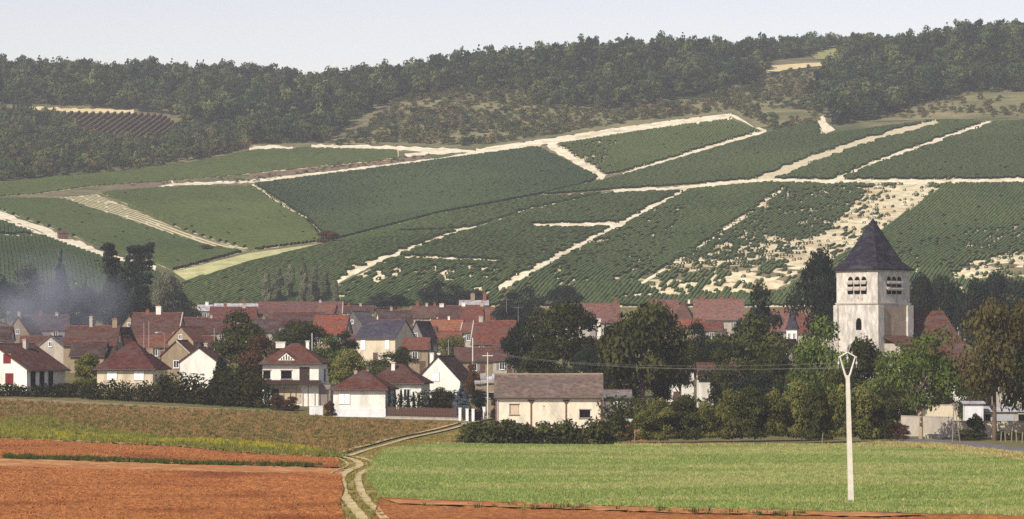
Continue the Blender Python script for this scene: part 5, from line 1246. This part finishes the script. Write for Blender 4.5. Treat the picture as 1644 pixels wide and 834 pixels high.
# sheds of the yard on the right
def shed(label, u, D, w, d, h, h2, wm, rm, wins=()):
    t = thing('shed', label, 'shed', gpos(u, D), rad(-3))
    x, y = w / 2, d / 2
    MB().poly([(-x,-y,-0.5),(x,-y,-0.5),(x,y,-0.5),(-x,y,-0.5),(-x,-y,h),(x,-y,h),(x,y,h2),(-x,y,h2)], [(0,3,2,1),(4,5,6,7),(0,1,5,4),(1,2,6,5),(2,3,7,6),(3,0,4,7)]).make('wall', wm, t)
    e = 0.25
    MB().poly([(-x-e,-y-e,h+0.02),(x+e,-y-e,h+0.02),(x+e,y+e,h2+0.02),(-x-e,y+e,h2+0.02),(-x-e,-y-e,h+0.14),(x+e,-y-e,h+0.14),(x+e,y+e,h2+0.14),(-x-e,y+e,h2+0.14)], [(0,3,2,1),(4,5,6,7),(0,1,5,4),(1,2,6,5),(2,3,7,6),(3,0,4,7)]).make('roof', rm, t)
    for q in wins: add_window(t, q[0], w, d, *q[1:])
    return t
shed('pale shed with grey garage door and dark side bay', 1612, 372, 5.0, 4, 2.6, 3.1, 'wall_pale', 'roof_pale', [('f', -0.4, 1.2, 2.6, 2.2, 'door', 'grey_door'), ('f', 1.95, 1.2, 1.0, 2.3, 'open'), ('f', -2.15, 1.2, 0.6, 2.3, 'open')])
shed('tall white box shed left of the garage shed', 1562, 370, 2.2, 2.2, 3.6, 3.8, 'plinth', 'roof_pale', [('r', 0, 1.2, 0.9, 2.0, 'door', 'grey_door')])
shed('small white roofed hut behind the leaning tree', 1497, 395, 1.6, 2.5, 4.3, 4.5, 'wall_white', 'roof_pale', [('f', 0, 1.2, 0.8, 2.0, 'door')])
t = thing('trough', 'small cream trough in front of the yard wall', 'trough', gpos(1498, 354)); MB().box(-0.9, 0.9, -0.4, 0.4, -0.1, 0.5).make('basin', 'wall_cream', t); MB().box(-0.98, 0.98, -0.48, 0.48, 0.5, 0.58).make('rim', 'wall_white', t)
for i, u in enumerate((1606, 1614, 1623, 1632, 1640)):
    t = thing('fence_post', ['first', 'second', 'third', 'fourth', 'fifth'][i] + ' wooden fence post from the left in the right corner', 'post', gpos(u, 344 - i * 0.8), 0, 'leaning posts in the right corner')
    MB().tube([(0,0,-0.3),(0.05 * (-1) ** i,0,0.6),(0.08 * (-1) ** i,0,1.15)], [0.08,0.075,0.06], 6).make('post', 'grey_wood', t)
for u, lb in ((1018, 'thin stake at the left of the thicket edge'), (1319, 'thin leaning stake left of the pole')):
    t = thing('stake', lb, 'stake', gpos(u, 332)); MB().tube([(0,0,-0.2),(0.12,0,1.3)], [0.05,0.04], 6).make('post', 'grey_wood', t)
# brick pile right of the barn
bp = Vector(gpos(1014, 352)); t = thing('rubble_pile', 'reddish rubble pile with a tin sheet right of the barn', 'rubble', bp)
rr = random.Random(11)
for i in range(40):
    q = rr.random(); aa = rr.random() * 6.28; R = 1.6 * rr.random() ** 0.5; s = rr.uniform(0.12, 0.3); x, y = math.cos(aa) * R * 1.2, math.sin(aa) * R * 0.7; zz = (1 - R / 1.7) * 1.9
    o = MB().box(-s, s, -s * 0.6, s * 0.6, -s * 0.5, s * 0.5).make('brick', rr.choice(['brick', 'rust', 'wall_tan']), t); o.location = (x, y, zz + 0.1); o.rotation_euler = (rr.uniform(-.5,.5), rr.uniform(-.5,.5), rr.random() * 3)
MB().poly([(-1.7,-1.0,0),(1.7,-1.0,0),(0.5,0.7,1.9),(-0.5,0.7,1.9),(-1.7,1.0,0),(1.7,1.0,0)], [(0,1,2,3),(1,5,2),(5,4,3,2),(4,0,3)]).make('heap', 'rust', t)
o = MB().box(-0.9, 0.9, -0.5, 0.5, -0.02, 0.02).make('tin_sheet', 'zinc', t); o.location = (0.2, 0, 2.2); o.rotation_euler = (0.35, 0.08, 0.2)

# ------------------------------------------------------------------ poles, wires, aerials
PX, PY, PZ = gpos(1366, 208)
lean = -0.22
t = thing('concrete_pole', 'tall pale concrete electricity pole with forked top in the crop', 'pole', (PX, PY, PZ))
ptop = HC + ray(1360, 603)[1] * 208 - PZ
def hz(v): return HC + ray(1360, v)[1] * 208 - PZ
b = MB(); w0, w1 = 0.19, 0.125
b.poly([(-w0,-w0,-1),(w0,-w0,-1),(w0,w0,-1),(-w0,w0,-1),(lean-w1,-w1,ptop),(lean+w1,-w1,ptop),(lean+w1,w1,ptop),(lean-w1,w1,ptop)], [(3,2,1,0),(4,5,6,7),(0,1,5,4),(1,2,6,5),(2,3,7,6),(3,0,4,7)])
b.make('shaft', 'concrete', t)
zb, zk, zp = ptop - 0.25, hz(574), hz(566)
for s, nm in ((-1, 'fork_arm'), (1, 'fork_arm')):
    MB().tube([(lean + s * 0.04, 0, zb), (lean + s * 0.18, 0, zb + 0.35), (lean + s * 0.50, 0, zk)], [0.09, 0.075, 0.05], 6).make('fork_arm', 'concrete', t)
    MB().tube([(lean, 0, zp), (lean + s * 0.62, 0, zk - 0.02)], [0.05, 0.045], 6).make('crossarm', 'concrete', t)
ins = []
for s in (-1, 0, 1):
    q = (lean + s * 0.60, 0, (zk if s else zp) - 0.08); e = (q[0], 0, q[2] - 0.62)
    o = MB().tube([q, e], [0.025, 0.025], 5).make('insulator', 'metal', t)
    MB().tube([(q[0],0,q[2]-0.2),(q[0],0,q[2]-0.26),(q[0],0,q[2]-0.36),(q[0],0,q[2]-0.42)], [0.03,0.07,0.07,0.03], 7).make('insulator_disc', 'zinc', o)
    ins.append(Vector((PX + e[0], PY, PZ + e[2])))
def mast(label, u, D, vtop, r0=0.12, m='concrete', lamp=False, arm=True):
    x, y, z = gpos(u, D); h = HC + ray(u, vtop)[1] * D - z
    t = thing('utility_pole', label, 'pole', (x, y, z)); MB().tube([(0,0,-0.5),(0,0,h)], [r0, r0 * 0.7], 7).make('shaft', m, t)
    if arm: MB().box(-0.7, 0.7, -0.05, 0.05, h - 0.5, h - 0.38).make('crossarm', m, t)
    if lamp:
        a_ = MB().tube([(0,0,h),(-0.5,-0.1,h+0.25),(-1.0,-0.2,h+0.2)], [0.05,0.045,0.04], 6).make('lamp_arm', 'metal', t)
        MB().tube([(-0.95,-0.2,h+0.2),(-1.2,-0.25,h+0.16),(-1.5,-0.3,h+0.12)], [0.06,0.14,0.08], 7).make('lamp_head', 'zinc', a_)
    return Vector((x, y, z + h - 0.3))
m1 = mast('slim pole beside the barn lean-to', 783, 410, 566, 0.10, arm=True)
m2_ = mast('pale pole with street lamp left of the large red roof', 759, 470, 543, 0.13, lamp=True, arm=False)
mast('thin pole with lamp behind the stone cottage', 264, 500, 536, 0.10, 'grey_wood', lamp=True, arm=False); mast('thin pole in front of the big brown roof', 239, 520, 516, 0.08, 'metal', arm=False); mast('short lamp pole on the big brown roof side', 231, 540, 518, 0.08, 'metal', lamp=False, arm=False)
mast('thin pole rising beside the leafy russet tree', 344, 500, 527, 0.07, 'metal', arm=False); mast('thin white pole by the villa trees', 501, 480, 535, 0.08, 'plinth', arm=False); mast('thin pole behind the olive tree', 720, 505, 545, 0.07, 'metal', arm=False)
far = [Vector(gpos(250, 640)) + Vector((s * 0.8, 0, 9.0)) for s in (-1, 0, 1)]
for i, p in enumerate(ins):
    q = m1 + Vector(((i - 1) * 0.6, 0, 0.25)); pts = [p.lerp(q, k / 16) - Vector((0, 0, 3.2 * (k / 16) * (1 - k / 16))) for k in range(17)]
    b = MB().tube([v_ - p for v_ in pts], [0.008] * 17, 4)
    o = b.make('overhead_wire', 'wire'); o.location = p
    tag(o, ['lowest left', 'middle', 'right'][i] + ' overhead wire from the concrete pole towards the barn', 'wire', 'overhead wires')
# A-frame pole at right
t = thing('braced_pole', 'thin wooden A-frame pole in front of the yard', 'pole', gpos(1532, 338))
MB().tube([(-0.25,0,-0.3),(-0.05,0,4.4)], [0.07,0.05], 6).make('leg', 'grey_wood', t); MB().tube([(0.65,0,-0.3),(0.0,0,4.3)], [0.06,0.045], 6).make('leg', 'grey_wood', t); MB().box(-0.5, 0.45, -0.04, 0.04, 4.2, 4.3).make('crossarm', 'grey_wood', t)
def aerial(label, u, D, v0, v1):
    x, y, z = gpos(u, D); za_, zb_ = HC + ray(u, v1)[1] * D, HC + ray(u, v0)[1] * D
    t = thing('aerial', label, 'aerial', (x, y, za_)); h = zb_ - za_
    MB().tube([(0,0,-0.5),(0,0,h)], [0.035,0.025], 5).make('mast', 'metal', t); MB().tube([(-0.9,0,h-0.5),(0.9,0,h-0.5)], [0.02,0.02], 4).make('boom', 'metal', t)
    for i in range(6): MB().tube([(-0.8+i*0.32,-0.3,h-0.5),(-0.8+i*0.32,0.3,h-0.5)], [0.015]*2, 4).make('rod', 'metal', t)
aerial('television aerial left of the church tower', 1297, 560, 476, 505); aerial('television aerial above the tan gable near centre', 813, 640, 477, 497); aerial('television aerial above the dark conifer', 832, 600, 490, 513)
# small hut on the chalk track
x, y = cast(101, 384); t = thing('vineyard_hut', 'tiny brown hut beside the chalk track at left', 'hut', (x, y, float(ter(x, y))), rad(20))
wall_mesh(3.0, 2.2, 1.8, 0.7, 'gable', 0.5).make('wall', 'brown_wood', t); roof_mesh(3.0, 2.2, 1.8, 0.7, 'gable', 0.15).make('roof', 'roof_brown', t)
# drying smoke over the left roofs
def volume_mat(name, dens, col, an=0.2, noise=None):
    m = bpy.data.materials.new(name); m.use_nodes = True; N, L = m.node_tree.nodes, m.node_tree.links; N.remove(N['Principled BSDF'])
    pv = N.new('ShaderNodeVolumePrincipled'); pv.inputs['Color'].default_value = (*col, 1); pv.inputs['Density'].default_value = dens; pv.inputs['Anisotropy'].default_value = an
    L.new(pv.outputs[0], N['Material Output'].inputs['Volume']); MATS[name] = m
    return m, pv
m, pv = volume_mat('smoke', 0.1, (0.82, 0.86, 1.0))
N, L = m.node_tree.nodes, m.node_tree.links
tc = N.new('ShaderNodeTexCoord'); nz = N.new('ShaderNodeTexNoise'); nz.inputs['Scale'].default_value = 0.11; nz.inputs['Detail'].default_value = 3
L.new(tc.outputs['Object'], nz.inputs['Vector'])
ln = N.new('ShaderNodeVectorMath'); ln.operation = 'LENGTH'
mp = N.new('ShaderNodeMapping'); mp.inputs['Scale'].default_value = (1/17, 1/10, 1/10); L.new(tc.outputs['Object'], mp.inputs[0]); L.new(mp.outputs[0], ln.inputs[0])
fo = N.new('ShaderNodeMapRange'); fo.inputs[1].default_value = 0.25; fo.inputs[2].default_value = 1.0; fo.inputs[3].default_value = 1.0; fo.inputs[4].default_value = 0.0; L.new(ln.outputs['Value'], fo.inputs[0])
th = N.new('ShaderNodeMapRange'); th.inputs[1].default_value = 0.40; th.inputs[2].default_value = 0.66; th.inputs[3].default_value = 0.0; th.inputs[4].default_value = 0.12; L.new(nz.outputs['Fac'], th.inputs[0])
mu = N.new('ShaderNodeMath'); mu.operation = 'MULTIPLY'; L.new(fo.outputs[0], mu.inputs[0]); L.new(th.outputs[0], mu.inputs[1]); L.new(mu.outputs[0], pv.inputs['Density'])
bm = bmesh.new(); bmesh.ops.create_icosphere(bm, subdivisions=3, radius=1.0)
for v_ in bm.verts: v_.co = Vector((v_.co.x * 17, v_.co.y * 10, v_.co.z * 10))
me = bpy.data.meshes.new('smoke'); bm.to_mesh(me); bm.free(); me.materials.append(m)
o = link(bpy.data.objects.new('smoke', me)); o.location = wpt(70, 485, 560); o['kind'] = 'stuff'; o['label'] = 'blue bonfire smoke drifting over the left roofs'
# ------------------------------------------------------------------ air
m, pv = volume_mat('haze', 0.00014, (0.90, 0.92, 1.0), 0.0)
hb = MB().box(-2450, 2450, -330, 4250, float(ZG.min()) - 1.0, float(ZG.max()) + 22)
o = hb.make('haze', 'haze'); o['kind'] = 'stuff'; o['label'] = 'thin summer haze over the whole valley'
print('tris', sum(len(p.data.polygons) for p in bpy.data.objects if p.type == 'MESH'))
